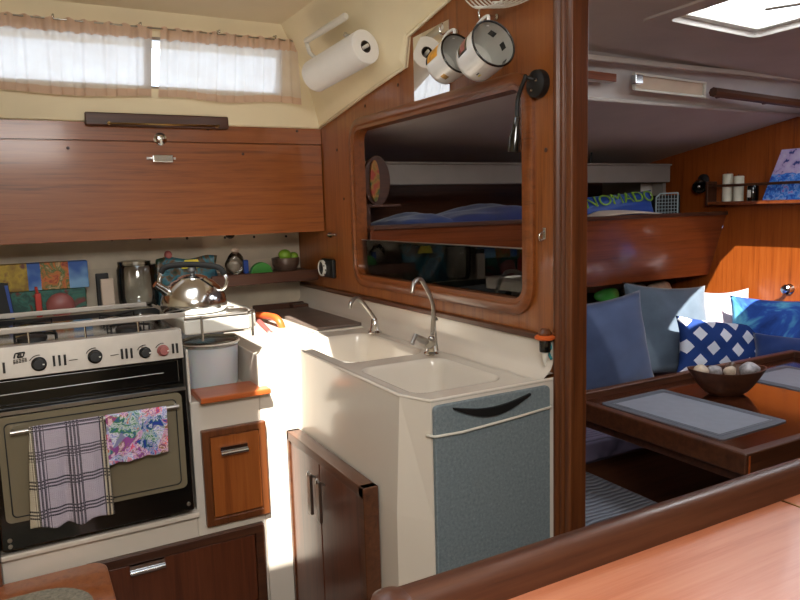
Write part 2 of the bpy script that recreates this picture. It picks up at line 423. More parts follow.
# galley roof with the companionway opening, its outline shaped for the sun patches
def flat_with_hole(outer, hole, z, th):
    bm = NB()
    def loop(pts):
        vs = [bm.verts.new((x, y, z)) for x, y in pts]
        return [bm.edges.new((vs[i], vs[(i+1) % len(vs)])) for i in range(len(vs))]
    es = loop(outer)
    for h in hole: es += loop(h)
    bmesh.ops.triangle_fill(bm, edges=es, use_beauty=True)
    r = bmesh.ops.extrude_face_region(bm, geom=bm.faces[:])
    bmesh.ops.translate(bm, verts=[g for g in r['geom'] if isinstance(g, bmesh.types.BMVert)], vec=(0, 0, th))
    return bm
RZ = .728
comp_sun_cut = [(.057, 1.32), (.057, 1.93), (.588, 1.93), (.556, 1.457), (.451, .967), (.418, .986), (.418, 1.246), (.372, 1.235), (.090, .684), (-.035, .684), (.228, 1.247)]  # unseen outline, shaped to cut the sun patches on counter and fascia
struct('ceiling', flat_with_hole([(-1.6, -1.2), (1.245, -1.2), (1.245, 3.3), (-1.6, 3.3)], [comp_sun_cut], RZ, .04), 'roof')
# saloon roof, lower and sloping forward, with the hatch and an added sun opening
def sroof(x, y): return .600-.035*(x-1.25) - .02*max(0, (y-1.2))
H1 = (1.86, 2.30, 1.02, 1.60)     # clear opening x0 x1 y0 y1 of the hatch in view
H2 = (2.70, 3.30, 1.10, 1.90)     # added unseen opening forward, lets sun on to the bulkhead
rf = flat_with_hole([(1.246, -1.2), (3.45, -1.2), (3.45, 2.0), (1.246, 2.0)],
    [[(H1[0], H1[2]), (H1[1], H1[2]), (H1[1], H1[3]), (H1[0], H1[3])],
     [(2.94, 1.36), (2.98, 1.0), (3.136, 1.0), (3.136, 1.86), (3.10, 1.885), (2.90, 1.755), (2.62, 1.615), (2.52, 1.565), (2.40, 1.49), (2.40, 1.36)]], 0, .03)  # second loop: added opening, outlined to place sun on bulkhead and cushions
for v in rf.verts: v.co.z += sroof(v.co.x, v.co.y)
struct('ceiling_saloon', rf, 'sal_liner')
# saloon cabin side (vertical) and the underside of the side deck
def q(pts, th, bm=None): return prism(pts, th, bm)
cs = NB()
prism([(1.246, 2.0, sroof(1.25, 2)+.01), (3.45, 2.0, sroof(3.45, 2)+.01), (3.45, 2.1, .40), (1.246, 2.1, .415)], (0, .03, .005), cs)
struct('wall_cabin_side', cs, 'salwhite')
sd = NB()
prism([(1.246, 2.1, .415), (3.45, 2.1, .395), (3.45, 3.3, .185), (1.246, 3.3, .205)], (0, 0, .03), sd)
struct('ceiling_side_deck', sd, 'sal_liner')
struct('trim_9', tube(NB(), [(1.26, 2.095, .412), (3.4, 2.095, .392)], .008, 8), 'sal_liner', smooth=True)
struct('trim_10', B(1.26, 3.4, 1.955, 1.985, .515, .535), 'sal_liner', bevel=.005)
struct('wall_saloon_hull', B(1.246, 3.5, 3.22, 3.3, SOLE, .4), 'sal_liner')
struct('wall_starboard', B(-1.6, 3.5, -1.25, -1.2, SOLE, .8), 'liner')
struct('wall_aft', B(-1.65, -1.6, -1.25, 3.3, SOLE, .8), 'liner')
struct('wall_shelf_back', B(1.246, 3.4, 3.19, 3.219, -.09, .20), 'teak_dark')
# forward bulkhead
FX = 3.40
struct('wall_forward', B(FX, FX+.04, -1.2, 3.3, SOLE, .62), 'saloon_wood')
# galley bulkhead with rounded opening
OY0, OY1, OZ0, OZ1 = 1.497, 2.545, -.260, .311
bm = NB(); out = []; T = .035
outline = [(1.345, SOLE), (1.345, RZ), (3.3, RZ), (3.3, SOLE)]
def loop3(bm, pts):
    vs = [bm.verts.new((BX, y, z)) for y, z in pts]; return [bm.edges.new((vs[i], vs[(i+1) % len(vs)])) for i in range(len(vs))]
es = loop3(bm, outline)+loop3(bm, [((OY0+OY1)/2+a, (OZ0+OZ1)/2+b) for a, b in rrect(OY1-OY0, OZ1-OZ0, .045)])
bmesh.ops.triangle_fill(bm, edges=es, use_beauty=True)
r = bmesh.ops.extrude_face_region(bm, geom=bm.faces[:])
bmesh.ops.translate(bm, verts=[g for g in r['geom'] if isinstance(g, bmesh.types.BMVert)], vec=(T, 0, 0))
struct('wall_right', bm, 'teak_bulk')
# frame of the opening
cy, cz = (OY0+OY1)/2, (OZ0+OZ1)/2; W_, H_ = OY1-OY0, OZ1-OZ0
fr = NB(); profs = [(.040, 0), (.040, .010), (.032, .016), (.014, .016), (.008, .010), (-.004, .010), (-.004, -T-.002)]
rings = []
for off, dx in profs:
    rings.append([fr.verts.new((BX-dx, cy+a, cz+b)) for a, b in rrect(W_+2*off, H_+2*off, .045+off, 8)])
for a, b in zip(rings, rings[1:]):
    n = len(a)
    for k in range(n): fr.faces.new((a[k], a[(k+1) % n], b[(k+1) % n], b[k]))
struct('trim_1', fr, 'teak_frame', smooth='auto')
# bottom ledge of the bulkhead
struct('trim_2', B(BX-.016, BX+.002, 1.385, 3.2, -.356, -.338), 'teak_darky', bevel=.004)
# acrylic sliding pane in the lower half of the opening
t = thing('acrylic_pane', 'clear acrylic splash panel closing the lower half of the bulkhead opening', 'panel', (BX+.015, cy, OZ0))
obj('pane', B(BX+.012, BX+.016, OY0+.004, OY1-.004, OZ0+.002, -.118), 'clear', t)
obj('edge_strip', B(BX+.010, BX+.018, OY0+.004, OY1-.004, -.119, -.116), 'steel', t)
# door post (fluted) at the end of the bulkhead
bm = NB()
prof = [(BX+T+.004, 1.306), (BX+T+.004, 1.35), (BX+T, 1.35), (BX+T, 1.378), (BX, 1.378), (BX-.010, 1.376), (BX-.014, 1.370), (BX-.013, 1.362), (BX-.005, 1.357),
        (BX-.005, 1.351), (BX-.013, 1.347), (BX-.013, 1.339), (BX-.005, 1.335), (BX-.007, 1.330), (BX-.014, 1.326), (BX-.015, 1.312), (BX-.012, 1.306)]
prism([(x, y, SOLE) for x, y in prof], (0, 0, RZ-SOLE-.001), bm)
struct('trim_3', bm, 'teak_darkz', bevel=.003)

# ---------------- port side of galley: cream moulding, window, wing
def wally(z): return 2.872-.16*(z-.357)/.37
bm = NB()
# port opening x -0.35..1.03, z .47..640
def WP(x, z, d=0): return (x, wally(z)+d, z)
def wpan(x0, x1, z0, z1):
    prism([WP(x0, z0), WP(x1, z0), WP(x1, z1), WP(x0, z1)], (0, .03, 0), bm)
px0, px1, pz0, pz1 = -.5, 1.00, .475, .648
wpan(-1.6, 1.24, .357, pz0); wpan(-1.6, 1.24, pz1, RZ); wpan(-1.6, px0, pz0, pz1); wpan(px1, 1.24, pz0, pz1)
struct('wall_port', bm, 'liner')
struct('trim_4', prism([(-1.6, 2.872, .357), (1.208, 2.872, .357), (1.208, 2.885, .352), (-1.6, 2.885, .352)], (0, 0, .012)), 'liner', bevel=.003)
wn = obj('window_1', prism([WP(px0, pz0, .015), WP(px1, pz0, .015), WP(px1, pz1, .015), WP(px0, pz1, .015)], (0, .004, 0)), 'port', kind='structure')
bm = NB()
for a in (px0, .49, px1):
    prism([WP(a-.012, pz0-.01, .008), WP(a+.012, pz0-.01, .008), WP(a+.012, pz1+.01, .008), WP(a-.012, pz1+.01, .008)], (0, .025, 0), bm)
for a in (pz0, pz1):
    prism([WP(px0, a-.01, .008), WP(px1, a-.01, .008), WP(px1, a+.01, .008), WP(px0, a+.01, .008)], (0, .025, 0), bm)
obj('window_frame', bm, 'steel', wn)
# moulded wing on the bulkhead: from the roof down to the slanted lower edge
ul = [P(272, 30, x=.985), P(320, 0, x=.985)]
ul[0].z = RZ; ul[1].z = RZ; ul[0].y = 2.71; ul[0].x = .98; ul[1].x = .98
lower = [Vector((1.196, 2.868, .359)), Vector((1.196, 2.321, .445)), Vector((1.196, 2.113, .472)), Vector((1.196, 2.088, .567)), Vector((1.196, 1.838, .617)), Vector((1.196, 1.55, .727))]
upper = [Vector((.985, 2.735, RZ)), Vector((.985, 2.36, RZ)), Vector((.99, 2.2, RZ)), Vector((1.03, 2.06, RZ)), Vector((1.10, 1.80, RZ)), Vector((1.19, 1.56, RZ))]
bm = NB(); rows = []
NS = 8
for i in range(len(lower)):
    row = []
    for k in range(NS+1):
        s = k/NS; p = lower[i].lerp(upper[i], s)
        p.x += (.020*math.sin(PI*s))
        if i == 0: p.y = wally(p.z)+.004
        row.append(p)
    rows.append(row)
vv = [[bm.verts.new(p) for p in r] for r in rows]
lip = [bm.verts.new(Vector((BX+.001, p.y, p.z-.001))) for p in lower]
for i in range(len(vv)-1):
    for k in range(NS): bm.faces.new((vv[i][k], vv[i+1][k], vv[i+1][k+1], vv[i][k+1]))
    bm.faces.new((lip[i], lip[i+1], vv[i+1][0], vv[i][0]))
struct('wall_wing_moulding', bm, 'liner', smooth='auto')
struct('trim_5', tube(NB(), [p+Vector((.002, 0, 0)) for p in lower[:5]], .006, 8), 'liner', smooth=True)

# back wall behind the counter, side splash
struct('wall_left', B(-1.6, BX, BY, BY+.03, SOLE, .36), 'splash')
# partition left of the stove
struct('trim_6', B(-.16, -.108, 2.095, 3.2, SOLE, -.33), 'teak_darkz')

# ================================================================== OVERHEAD LOCKER
t = thing('overhead_locker', 'long mahogany overhead locker with a drop-down front above the stove', 'cabinet', (.2, HY+.02, -.09))
obj('body', B(-1.5, BX-.001, HY+.012, BY-.005, -.088, .355), 'teak_x', t)
obj('top_rail', B(-1.5, BX-.002, HY, HY+.014, .288, .355), 'teak_x', t)
dr = obj('door', B(-1.5, BX-.004, HY-.003, HY+.012, -.088, .283), M['teak_x'], t, bevel=.002)
c = P(160, 139, y=HY); cb = NB()
lathe(cb, [(.024, 0), (.024, .004), (.017, .007), (.014, .014), (.008, .016), (0, .0165)], frame_at((c.x, HY-.003, c.z), (0, -1, 0)))
box(cb, c.x-.004, c.x+.004, HY-.02, HY-.003, c.z-.026, c.z+.004)
obj('latch', cb, 'chrome', t, smooth='auto', label='round chrome push latch')
c = P(161, 159, y=HY)
hb = B(c.x-.036, c.x+.042, HY-.030, HY-.012, c.z-.015, c.z+.014); obj('door_pull', hb, 'chrome', t, bevel=.004, label='polished bar pull')
hb = B(c.x-.054, c.x+.054, HY-.013, HY-.002, c.z-.002, c.z+.006); obj('pull_bracket', hb, 'steel', t)
for u, v in ((68, 148), (243, 154), (208, 129), (297, 131)):
    c = P(u, v, y=HY-.003); screw(t, c, (0, -1, 0), .006, 'teak_dark')
t = thing('curtain_rail_board', 'dark wood board with a thin brass rod on top of the locker', 'rail', (.53, HY, .34))
a = P(84, 112, y=HY-.02); b = P(228, 127, y=HY-.02)
obj('board', B(a.x, b.x, HY-.035, HY-.002, .338, .386), 'teak_dark', t, bevel=.006)
obj('rod', tube(NB(), [(a.x+.075, HY-.045, .345), (b.x-.04, HY-.045, .348)], .0035, 8), 'brass', t, smooth=True)
for xx in (a.x+.08, b.x-.05):
    obj('rod_bracket', tube(NB(), [(xx, HY-.028, .345), (xx, HY-.047, .346)], .006, 8), 'brass', t)
# strip of screws and vents under the locker on the splashback
t = thing('splashback_strip', 'pale worn strip with a row of screws under the locker', 'panel', (.3, BY, -.16))
obj('strip', B(-1.4, 1.205, BY-.006, BY-.001, -.215, -.095), 'splash', t)
for u in (28, 72, 112, 150, 187, 225, 254, 286):
    c = P(u, 242-.02*u, y=BY-.006); screw(t, c, (0, -1, 0), .006, 'iron')
c = P(230, 234, y=BY-.006); obj('vent', lathe(NB(), [(.022, 0), (.022, .003), (.014, .004), (0, .004)], frame_at(c, (0, -1, 0))), 'blackgloss', t, label='small dark round vent')

# ================================================================== CURTAINS
def curtain(name, label, x0, x1, seed, flare=0):
    rnd = random.Random(seed); L = x1-x0; nf = L/.036; ph = rnd.uniform(0, 6)
    zt, zb = .664, .442
    t = thing(name, label, 'curtain', ((x0+x1)/2, wally(.56)-.03, zb), 'gathered port curtains')
    def f(u, v, z0, z1, amp):
        z = z1+(z0-z1)*v
        vv = (zt-z)/(zt-zb)
        x = x0+L*u
        x += flare*(vv-.3)*.05*(u**3)
        a = amp*(1-.3*vv)
        off = a*(math.sin(u*nf*2*PI/1.7+ph+.6*math.sin(7*u+2*vv))+.5*math.sin(u*nf*2*PI+ph*2))
        x += .006*math.sin(u*nf*2*PI+ph+1)*vv
        return Vector((x, wally(z)-.030+off, z-.006*math.sin(9*u+ph)*(vv)))
    obj('cloth', grid(180, 12, lambda u, v: f(u, v, zb+.022, zt-.03, .007)), 'curtain', t, smooth=True)
    obj('top_gather', grid(220, 5, lambda u, v: f(u, v, zt-.032, zt+.008, .007)+Vector((0, .0025*math.sin(u*nf*9), .003*math.sin(u*nf*5)))), 'hem', t, smooth=True)
    obj('hem', grid(180, 4, lambda u, v: f(u, v, zb-.002, zb+.024, .007)), 'hem', t, smooth=True)
    return t
curtain('port_curtain', 'long sheer curtain with tan hems hung left of the bright gap', -.42, .500, 3)
curtain('port_curtain', 'shorter sheer curtain with tan hems hung between the gap and the paper roll', .528, 1.065, 5, 1)
tag = tube(NB(), [(-.5, wally(.665)-.03, .668), (1.06, wally(.665)-.03, .668)], .003, 8)
t = thing('curtain_wire', 'thin sprung wire the sheer curtains hang from', 'wire', (.3, wally(.665)-.03, .668))
obj('wire', tag, 'steel', t, smooth=True)
for x in (.18, .46, .74, .96):
    obj('hook', tube(NB(), [(x, wally(.68)-.001, .684), (x, wally(.68)-.03, .680), (x, wally(.665)-.032, .668)], .0035, 6), 'chrome', t, smooth=True)

# ================================================================== PAPER ROLL, HANDLE, MIRROR, MUGS, LAMP
pn = Vector((1.085, 2.175, .541)); pf = Vector((1.02, 2.47, .492)); d = (pn-pf); LN = d.length; R = .058
t = thing('paper_towel_roll', 'white paper towel roll mounted high on the cream moulding', 'paper roll', pf+Vector((0, 0, -.06)))
mt = frame_at(pf, d)
obj('paper', lathe(NB(), [(.021, 0), (R-.002, 0), (R, .002), (R, LN-.002), (R-.002, LN), (.021, LN), (.021, 0)], mt, 48, cap=False), 'paper', t, smooth='auto')
obj('core', lathe(NB(), [(.0205, 0), (.0205, LN), (.018, LN), (.018, 0), (.0205, 0)], mt, 32, cap=False), 'core', t, smooth='auto')
bm = NB(); dn = d.normalized()
tube(bm, [pf-dn*.012, pn+dn*.012], .006, 10)
tube(bm, [pf-dn*.010, pf-dn*.010+Vector((.07, 0, .03)), pf-dn*.010+Vector((.13, .0, .045))], .005, 8)
t2 = thing('roll_holder', 'thin white bar holding the paper towel roll', 'holder', pf+Vector((.1, 0, 0)))
obj('bar', bm, 'whiteplastic', t2, smooth=True)
# loose sheet end
# white catch bar above the roll
a = P(306, 41, x=.985); b = P(346, 16, x=1.02)
t = thing('white_grab_handle', 'long white plastic bar handle above the paper towel roll', 'handle', (a+b)/2)
obj('bar', tube(NB(), [a, a.lerp(b, .5), a.lerp(b, .98), b], [.010, .0115, .0125, .010], 12), 'whiteplastic', t, smooth='auto')
obj('foot', tube(NB(), [a, a+Vector((.012, 0, -.04)), a+Vector((.05, 0, -.07))], .008, 8), 'whiteplastic', t, smooth=True)
c = a.lerp(b, .75)+Vector((.035, -.01, -.038)); obj('knob', lathe(NB(), [(.004, -.03), (.004, 0), (.008, .001), (.008, .008), (0, .009)], frame_at(c, (-1, 0, 0)), 16), 'chrome', t, smooth='auto', label='tiny chrome knob')
# mirror
t = thing('wall_mirror', 'small frameless mirror on the bulkhead left of the mugs', 'mirror', (BX-.004, 1.955, .35))
obj('glass', prism([(BX-.0015, 2.068, .335), (BX-.0015, 1.852, .345), (BX-.0015, 1.850, .562), (BX-.0015, 2.066, .556)], (-.004, 0, 0)), 'mirror', t)
# mugs
def mug(label, mouth, n, up, R, H, kind):
    n = Vector(n).normalized(); base = mouth-n*H
    t = thing('enamel_mug', label, 'mug', base, 'enamel mugs hanging from hooks')
    mt = frame_at(base, n, up)
    obj('body', lathe(NB(), [(0, .0), (R*.84, 0), (R*.93, .006), (R*.95, .02), (R, H-.004)], mt, 48, cap=False), 'white', t, smooth='auto')
    obj('inside', lathe(NB(), [(0, .005), (R*.86, .006), (R*.92, .02), (R*.965, H-.003)], mt, 48, cap=False), 'muginside', t, smooth='auto', label='grey inside')
    bm = NB(); tube(bm, [mt @ Vector((R*.985*math.cos(a), R*.985*math.sin(a), H-.002)) for a in [2*PI*k/48 for k in range(48)]], .0028, 8, closed=True)
    obj('rim', bm, 'blackgloss', t, smooth=True, label='black rim')
    hp = smoothpts([mt @ Vector(p) for p in ((0, R*.95, H-.022), (0, R+.020, H-.014), (0, R+.028, H*.5), (0, R+.018, .022), (0, R*.93, .018))], 6)
    obj('handle', tube(NB(), hp, .0045, 8), 'white', t, smooth=True)
    def patch(a0, a1, h0, h1, m, nm, rr=1.004, rin=False):
        def f(u, v):
            a = a0+(a1-a0)*u; h = h0+(h1-h0)*v
            rad = (R*.95+(R-R*.95)*((h-.02)/(H-.024)))*rr if not rin else (R*.92+(R*.045)*((h-.02)/(H-.024)))*.99
            return mt @ Vector((rad*math.cos(a), rad*math.sin(a), h))
        obj(nm, grid(14, 4, f), m, t, smooth=True)
    return t, mt, patch
n1 = Vector((-.48, -.80, .42))
m_c2 = P(494, 43, x=1.075)
t, mt, patch = mug('white enamel mug with black rim, hanging nearer the door post', m_c2, (-.06, -.93, .27), (0.1, .2, 1), .060, .100, 0)
def angle_for(mt, target):   # angle round the mug whose outside faces the given direction
    l = mt.to_3x3().inverted() @ Vector(target); return math.atan2(l.y, l.x)
aL = angle_for(mt, (-.8, -.1, .35)); patch(aL-.42, aL+.42, .02, .066, 'blackgloss', 'printed_badge'); patch(aL-.30, aL+.30, .030, .056, 'pinkknob', 'badge_centre', 1.007)
aD = angle_for(mt, (-.5, -.5, -1)); patch(aD-.03, aD+.03, .035, .048, 'iron', 'small_print', 1.004); patch(aD+.08, aD+.16, .032, .044, 'yellow', 'small_print', 1.004)
aR = angle_for(mt, (.7, .3, .2))
for k, dd in enumerate((-.95, -.1, .65)): patch(aR+dd-.16, aR+dd+.16, .052, .070, 'blackgloss', 'inner_print', rin=True)
m_c1 = P(459, 53, x=1.125)
t, mt, patch = mug('white enamel mug with orange print, hanging in front of the mirror', m_c1, (.02, -.93, .24), (.1, .2, 1), .056, .095, 1)
aL = angle_for(mt, (-.8, -.1, .5)); patch(aL-.55, aL+.5, .012, .068, 'orange_print', 'orange_print'); patch(aL-.62, aL+.5, .004, .012, 'iron', 'dark_band')
aD = angle_for(mt, (-.5, -.4, -1)); patch(aD-.2, aD+.15, .035, .055, 'brass', 'oval_badge', 1.005)
for (u, v, lab) in ((497, 17, 'chrome cup hook holding the mug nearer the door post'), (457, 32, 'chrome cup hook holding the mug in front of the mirror')):
    c = P(u, v, x=BX-.002)
    t = thing('cup_hook', lab, 'hook', c, 'cup hooks above the mugs')
    obj('hook', tube(NB(), smoothpts([c, c+Vector((-.03, 0, 0)), c+Vector((-.055, 0, -.012)), c+Vector((-.06, 0, .008)), c+Vector((-.052, 0, .02))], 5), .003, 8), 'chrome', t, smooth=True)
    obj('base', lathe(NB(), [(.008, 0), (.008, .003), (.003, .006)], frame_at(c, (-1, 0, 0)), 12), 'chrome', t)
# wire basket bottom
t = thing('wire_basket', 'white wire basket hung high on the bulkhead above the mugs', 'basket', P(498, 2, x=1.16))
bm = NB()
for k in range(6):
    x = BX-.015-.016*k
    pts = smoothpts([(x, 1.67, .62), (x, 1.65, .575), (x, 1.58, .527-.002*k), (x, 1.47, .517-.002*k), (x, 1.43, .532), (x, 1.42, .62)], 6)
    tube(bm, pts, .0022, 6)
for z, ya, yb in ((.528, 1.58, 1.58), (.519, 1.50, 1.50)): tube(bm, [(BX-.012, ya, z), (BX-.10, yb, z-.008)], .0022, 6)
obj('wires', bm, 'whiteplastic', t, smooth=True)
obj('rim_wire', tube(NB(), [(BX-.015, 1.67, .62), (BX-.095, 1.67, .62), (BX-.095, 1.42, .62), (BX-.015, 1.42, .62)], .003, 6, closed=True), 'whiteplastic', t)

# gooseneck lamp
c = P(541, 84, x=BX)
t = thing('gooseneck_lamp', 'black gooseneck reading lamp screwed to the bulkhead beside the post', 'lamp', (BX, c.y, c.z))
bs = obj('base', lathe(NB(), [(.034, 0), (.036, .006), (.034, .020), (.026, .026), (0, .027)], frame_at((BX, c.y, c.z), (-1, 0, 0))), 'black', t, smooth='auto')
for dy, dz in ((.016, .012), (-.012, .006), (.006, -.016)):
    obj('screw', lathe(NB(), [(.004, 0), (.004, .003), (0, .004)], frame_at((BX-.024, c.y+dy, c.z+dz), (-1, 0, 0)), 10), 'chrome', t)
e1 = P(525, 78, x=1.165); e2 = P(518, 98, x=1.16); e3 = P(517, 118, x=1.158); e4 = P(514, 150, x=1.155)
obj('neck', tube(NB(), smoothpts([(BX-.02, c.y, c.z+.010), e1.lerp(Vector((BX-.03, c.y+.02, c.z+.02)), .4), e1, e2, e3], 8), .0055, 10), 'black', t, smooth=True)
dd = (e4-e3).normalized(); obj('lamp_shade', lathe(NB(), [(.006, -.004), (.008, .0), (.010, .025), (.0155, .05), (.0165, .085), (.013, .086), (.012, .055)], frame_at(e3, dd), 24), 'blackgloss', t, smooth='auto')
c2 = P(534, 100, x=BX)
obj('cable', tube(NB(), [(BX-.004, c2.y, c2.z-.002), (BX-.004, c2.y, c2.z-.28)], .002, 6), 'pinkknob', t, label='thin reddish cable')
# small catch on the bulkhead
c = P(545, 233, x=BX)
t = thing('small_cabin_hook', 'tiny chrome hook on the bulkhead just left of the post', 'hook', (BX, c.y, c.z))
obj('plate', B(BX-.004, BX, c.y-.006, c.y+.006, c.z-.016, c.z+.014), 'chrome', t, bevel=.002)
obj('hook', tube(NB(), smoothpts([(BX-.004, c.y, c.z+.004), (BX-.018, c.y, c.z-.004), (BX-.016, c.y, c.z-.018), (BX-.006, c.y, c.z-.018)], 5), .0028, 8), 'chrome', t, smooth=True)
# hanging small bottle
c = P(545, 338, x=BX-.03)
t = thing('hanging_glue_bottle', 'small dark nozzle bottle hanging in an orange collar beside the post', 'bottle', (c.x, c.y, c.z-.07))
obj('collar', lathe(NB(), [(.020, -.005), (.026, -.002), (.027, .004), (.020, .008)], Matrix.Translation(c), 24), 'orange', t, smooth='auto')
obj('cap', lathe(NB(), [(.017, .008), (.018, .014), (.010, .024), (0, .025)], Matrix.Translation(c), 20), 'teak_darkz', t, smooth='auto')
obj('body', lathe(NB(), [(.014, -.036), (.015, -.030), (.015, -.004), (.012, 0)], Matrix.Translation(c), 20), 'blackgloss', t, smooth='auto')
obj('nozzle', lathe(NB(), [(.001, -.075), (.003, -.070), (.009, -.038), (.012, -.036)], Matrix.Translation(c), 16), 'whiteplastic', t, smooth='auto')
obj('bracket', B(BX-.03, BX, c.y-.004, c.y+.004, c.z-.004, c.z+.002), 'brass', t)
c3 = P(551, 347, x=BX-.008)
obj('green_cord', tube(NB(), smoothpts([c3+Vector((0, .01, .02)), c3+Vector((-.01, -.01, 0)), c3+Vector((0, .012, -.012)), c3+Vector((-.006, -.008, -.03))], 6), .004, 6), 'teal', t, smooth=True)
# wooden plugs and screws in the bulkhead
wr = bpy.data.objects['wall_right']
for (u, v) in ((368, 92), (365, 106), (391, 116), (398, 85), (344, 199), (352, 233), (337, 150), (532, 170), (546, 150)):
    c = P(u, v, x=BX); screw(wr, (BX, c.y, c.z), (-1, 0, 0), .006, 'teak_dark')

# ================================================================== GALLEY MOULDING (counter, sinks, fascia)
CZ = -.45
G = thing('galley_unit', 'moulded cream galley unit with two sinks along the bulkhead', 'kitchen unit', (1.0, 1.8, SOLE))
X0, X1, Y0, Y1 = .79, BX-.002, 1.38, 2.445
cA = P(396, 396, z=CZ); cB = P(422, 397, z=CZ)      # the chamfered corner
def basin(x, y, x0, x1, y0, y1, r, depth, wall):
    cx, cy2 = (x0+x1)/2, (y0+y1)/2; dx = abs(x-cx)-(x1-x0)/2+r; dy = abs(y-cy2)-(y1-y0)/2+r
    dd = math.hypot(max(dx, 0), max(dy, 0))+min(max(dx, dy), 0)-r      # signed distance
    return -depth*sstep(0, 1, -dd/wall)
ox, oy = Vector((cA.x, cA.y)), Vector((cB.x, Y0))
def chamfer(x, y):
    # push points of the corner back on to the chamfer line
    a = Vector((X0, cA.y+.0)); b = Vector((cB.x, Y0)); e = (b-a); nrm = Vector((-e.y, e.x)).normalized()
    if nrm.dot(Vector((1, 1))) < 0: nrm = -nrm
    d0 = (Vector((x, y))-a).dot(nrm)
    if d0 < 0: x -= nrm.x*d0; y -= nrm.y*d0
    return x, y
NX, NY = 110, 260
def topf(u, v):
    x = X0+(X1-X0)*u; y = Y0+(Y1-Y0)*v
    z = CZ
    z += basin(x, y, .835, 1.115, 1.462, 1.805, .05, .15, .035)
    z += basin(x, y, .845, 1.125, 1.885, 2.34, .06, .15, .035)
    z += -.006*sstep(.80, .812, x)*sstep(1.39, 1.402, y)*(1-sstep(1.16, 1.175, x))
    z += .012*sstep(1.165, 1.185, x)
    x, y = chamfer(x, y)
    return Vector((x, y, z))
obj('sink_top', grid(NX, NY, topf), 'gel', G, smooth=True)
# body skirt with a small flare
base = [(X0, 2.14), (X0, cA.y), (cB.x, Y0), (X1, Y0)]
bm = NB(); lev = [(CZ, 0), (CZ-.006, .003), (-.75, -.018), (SOLE+.001, -.022)]
rows = []
for z, o in lev:
    if z == CZ: o2 = 0
    else: o2 = o if o < 0 else -.0015
    rows.append([bm.verts.new((x+(o2 if i < 2 else 0), y+(o2*.2 if i >= 2 else 0), z)) for i, (x, y) in enumerate(base)])
for a, b in zip(rows, rows[1:]):
    for k in range(3): bm.faces.new((a[k], a[k+1], b[k+1], b[k]))
obj('sink_body', bm, 'gel', G)
obj('sink_rim', tube(NB(), [(X0+.001, 2.13, CZ-.002), (X0+.001, cA.y+.004, CZ-.002), (X0+.004, cA.y-.002, CZ-.002), (cB.x, Y0+.001, CZ-.002), (X1-.002, Y0+.001, CZ-.002)], .0045, 10), 'gel', G, smooth='auto')
for (x, y) in ((.97, 1.63), (.985, 2.11)):
    zz = CZ-.156
    obj('drain', lathe(NB(), [(.035, 0), (.033, .004), (.02, .002), (0, .001)], Matrix.Translation((x, y, zz+.001)), 24), 'steel', G, smooth='auto')
# backsplash strip along the bulkhead with a cove
def bs(u, v):
    y = Y0+(BY-Y0)*u; s = v*PI/2
    if v < .3: k = v/.3; return Vector((BX-.045+.02*k, y, CZ-.002+.016*k))
    k = (v-.3)/.7
    return Vector((BX-.025+.018*math.sin(min(1, k*2)*PI/2), y, CZ+.014+.085*k**1.3))
obj('backsplash', grid(30, 12, bs), 'gel', G, smooth=True)
# counter aft part, recessed bay, fascia, all as boxes of the same moulding
FY = 2.13
LX = .642
bm = NB()
box(bm, LX, X0+.001, FY, 2.62, SOLE+.001, CZ+.004)               # block between bay and sinks
box(bm, .80, BX-.003, 2.445, BY-.001, CZ-.03, CZ)                      # counter under the board
box(bm, LX, .80, 2.86, BY-.001, CZ-.03, CZ+.004)
box(bm, .93, .965, 2.44, 3.0, CZ-.002, CZ+.006)
obj('worktop', bm, 'gel', G, bevel=.006)
bm = NB()
box(bm, LX, .93, 2.60, 2.87, CZ-.06, CZ-.05)                   # floor of the tool recess
obj('recess', bm, 'gel', G)
bm = NB()
box(bm, -.108, LX, 2.98, BY-.001, -.60, -.373)                     # shelf ledge behind stove and bay
obj('rear_ledge', bm, 'splash', G, bevel=.004)
bm = NB()
box(bm, .425, LX, FY, 2.98, SOLE+.001, -.567)                      # drawer column under the bay
box(bm, -.108, .426, FY, FY+.03, SOLE+.001, -.912)                 # panel under the stove
box(bm, -.108, .430, FY-.022, FY+.03, -.925, -.908)                # its lip
box(bm, .422, .431, FY-.001, 2.98, -.567, -.40)
obj('fascia', bm, 'gel', G, bevel=.005)
# wood edge at the end of the worktop (back)
t = thing('counter_fiddle', 'low dark wood fiddle bar at the back of the worktop', 'rail', (1.1, 3.12, CZ))
a = P(262, 305, z=CZ)
obj('bar', B(.93, 1.175, 3.10, 3.12, CZ+.0005, CZ+.030), 'teak_dark', t, bevel=.004)
obj('end_block', B(1.10, 1.175, 3.04, 3.10, CZ+.0005, CZ+.026), 'teak_dark', t, bevel=.004)
t = obj('icebox_lid', B(.975, 1.165, 2.45, 3.03, CZ+.0006, CZ+.014), 'lidgrey', label='grey-brown flat lid on the worktop beyond the far sink', cat='lid', bevel=.004)
# wooden lid / step in the bay
obj('bay_shelf_board', B(.448, .668, 2.085, 2.228, -.566, -.548), 'lidwood', label='small reddish wood board in front of the white bucket', cat='board', bevel=.004)
# bucket
t = thing('storage_bucket', 'pale plastic bucket with a clear lid in the bay beside the stove', 'container', (.545, 2.385, -.566))
cx, cy2 = .545, 2.335
obj('body', lathe(NB(), [(.0, 0), (.080, 0), (.084, .006), (.091, .138), (.092, .140)], Matrix.Translation((cx, cy2, -.566)), 40, cap=False), 'bucket', t, smooth='auto')
obj('lid', lathe(NB(), [(.095, .134), (.096, .143), (.095, .150), (.090, .154), (.086, .148), (.0, .148)], Matrix.Translation((cx, cy2, -.566)), 40), 'lidclear', t, smooth='auto', label='clear lid')
obj('rim', tube(NB(), [(cx+.0945*math.cos(a), cy2+.0945*math.sin(a), -.566+.146) for a in [2*PI*k/40 for k in range(40)]], .0035, 8, closed=True), 'whiteplastic', t, smooth=True)
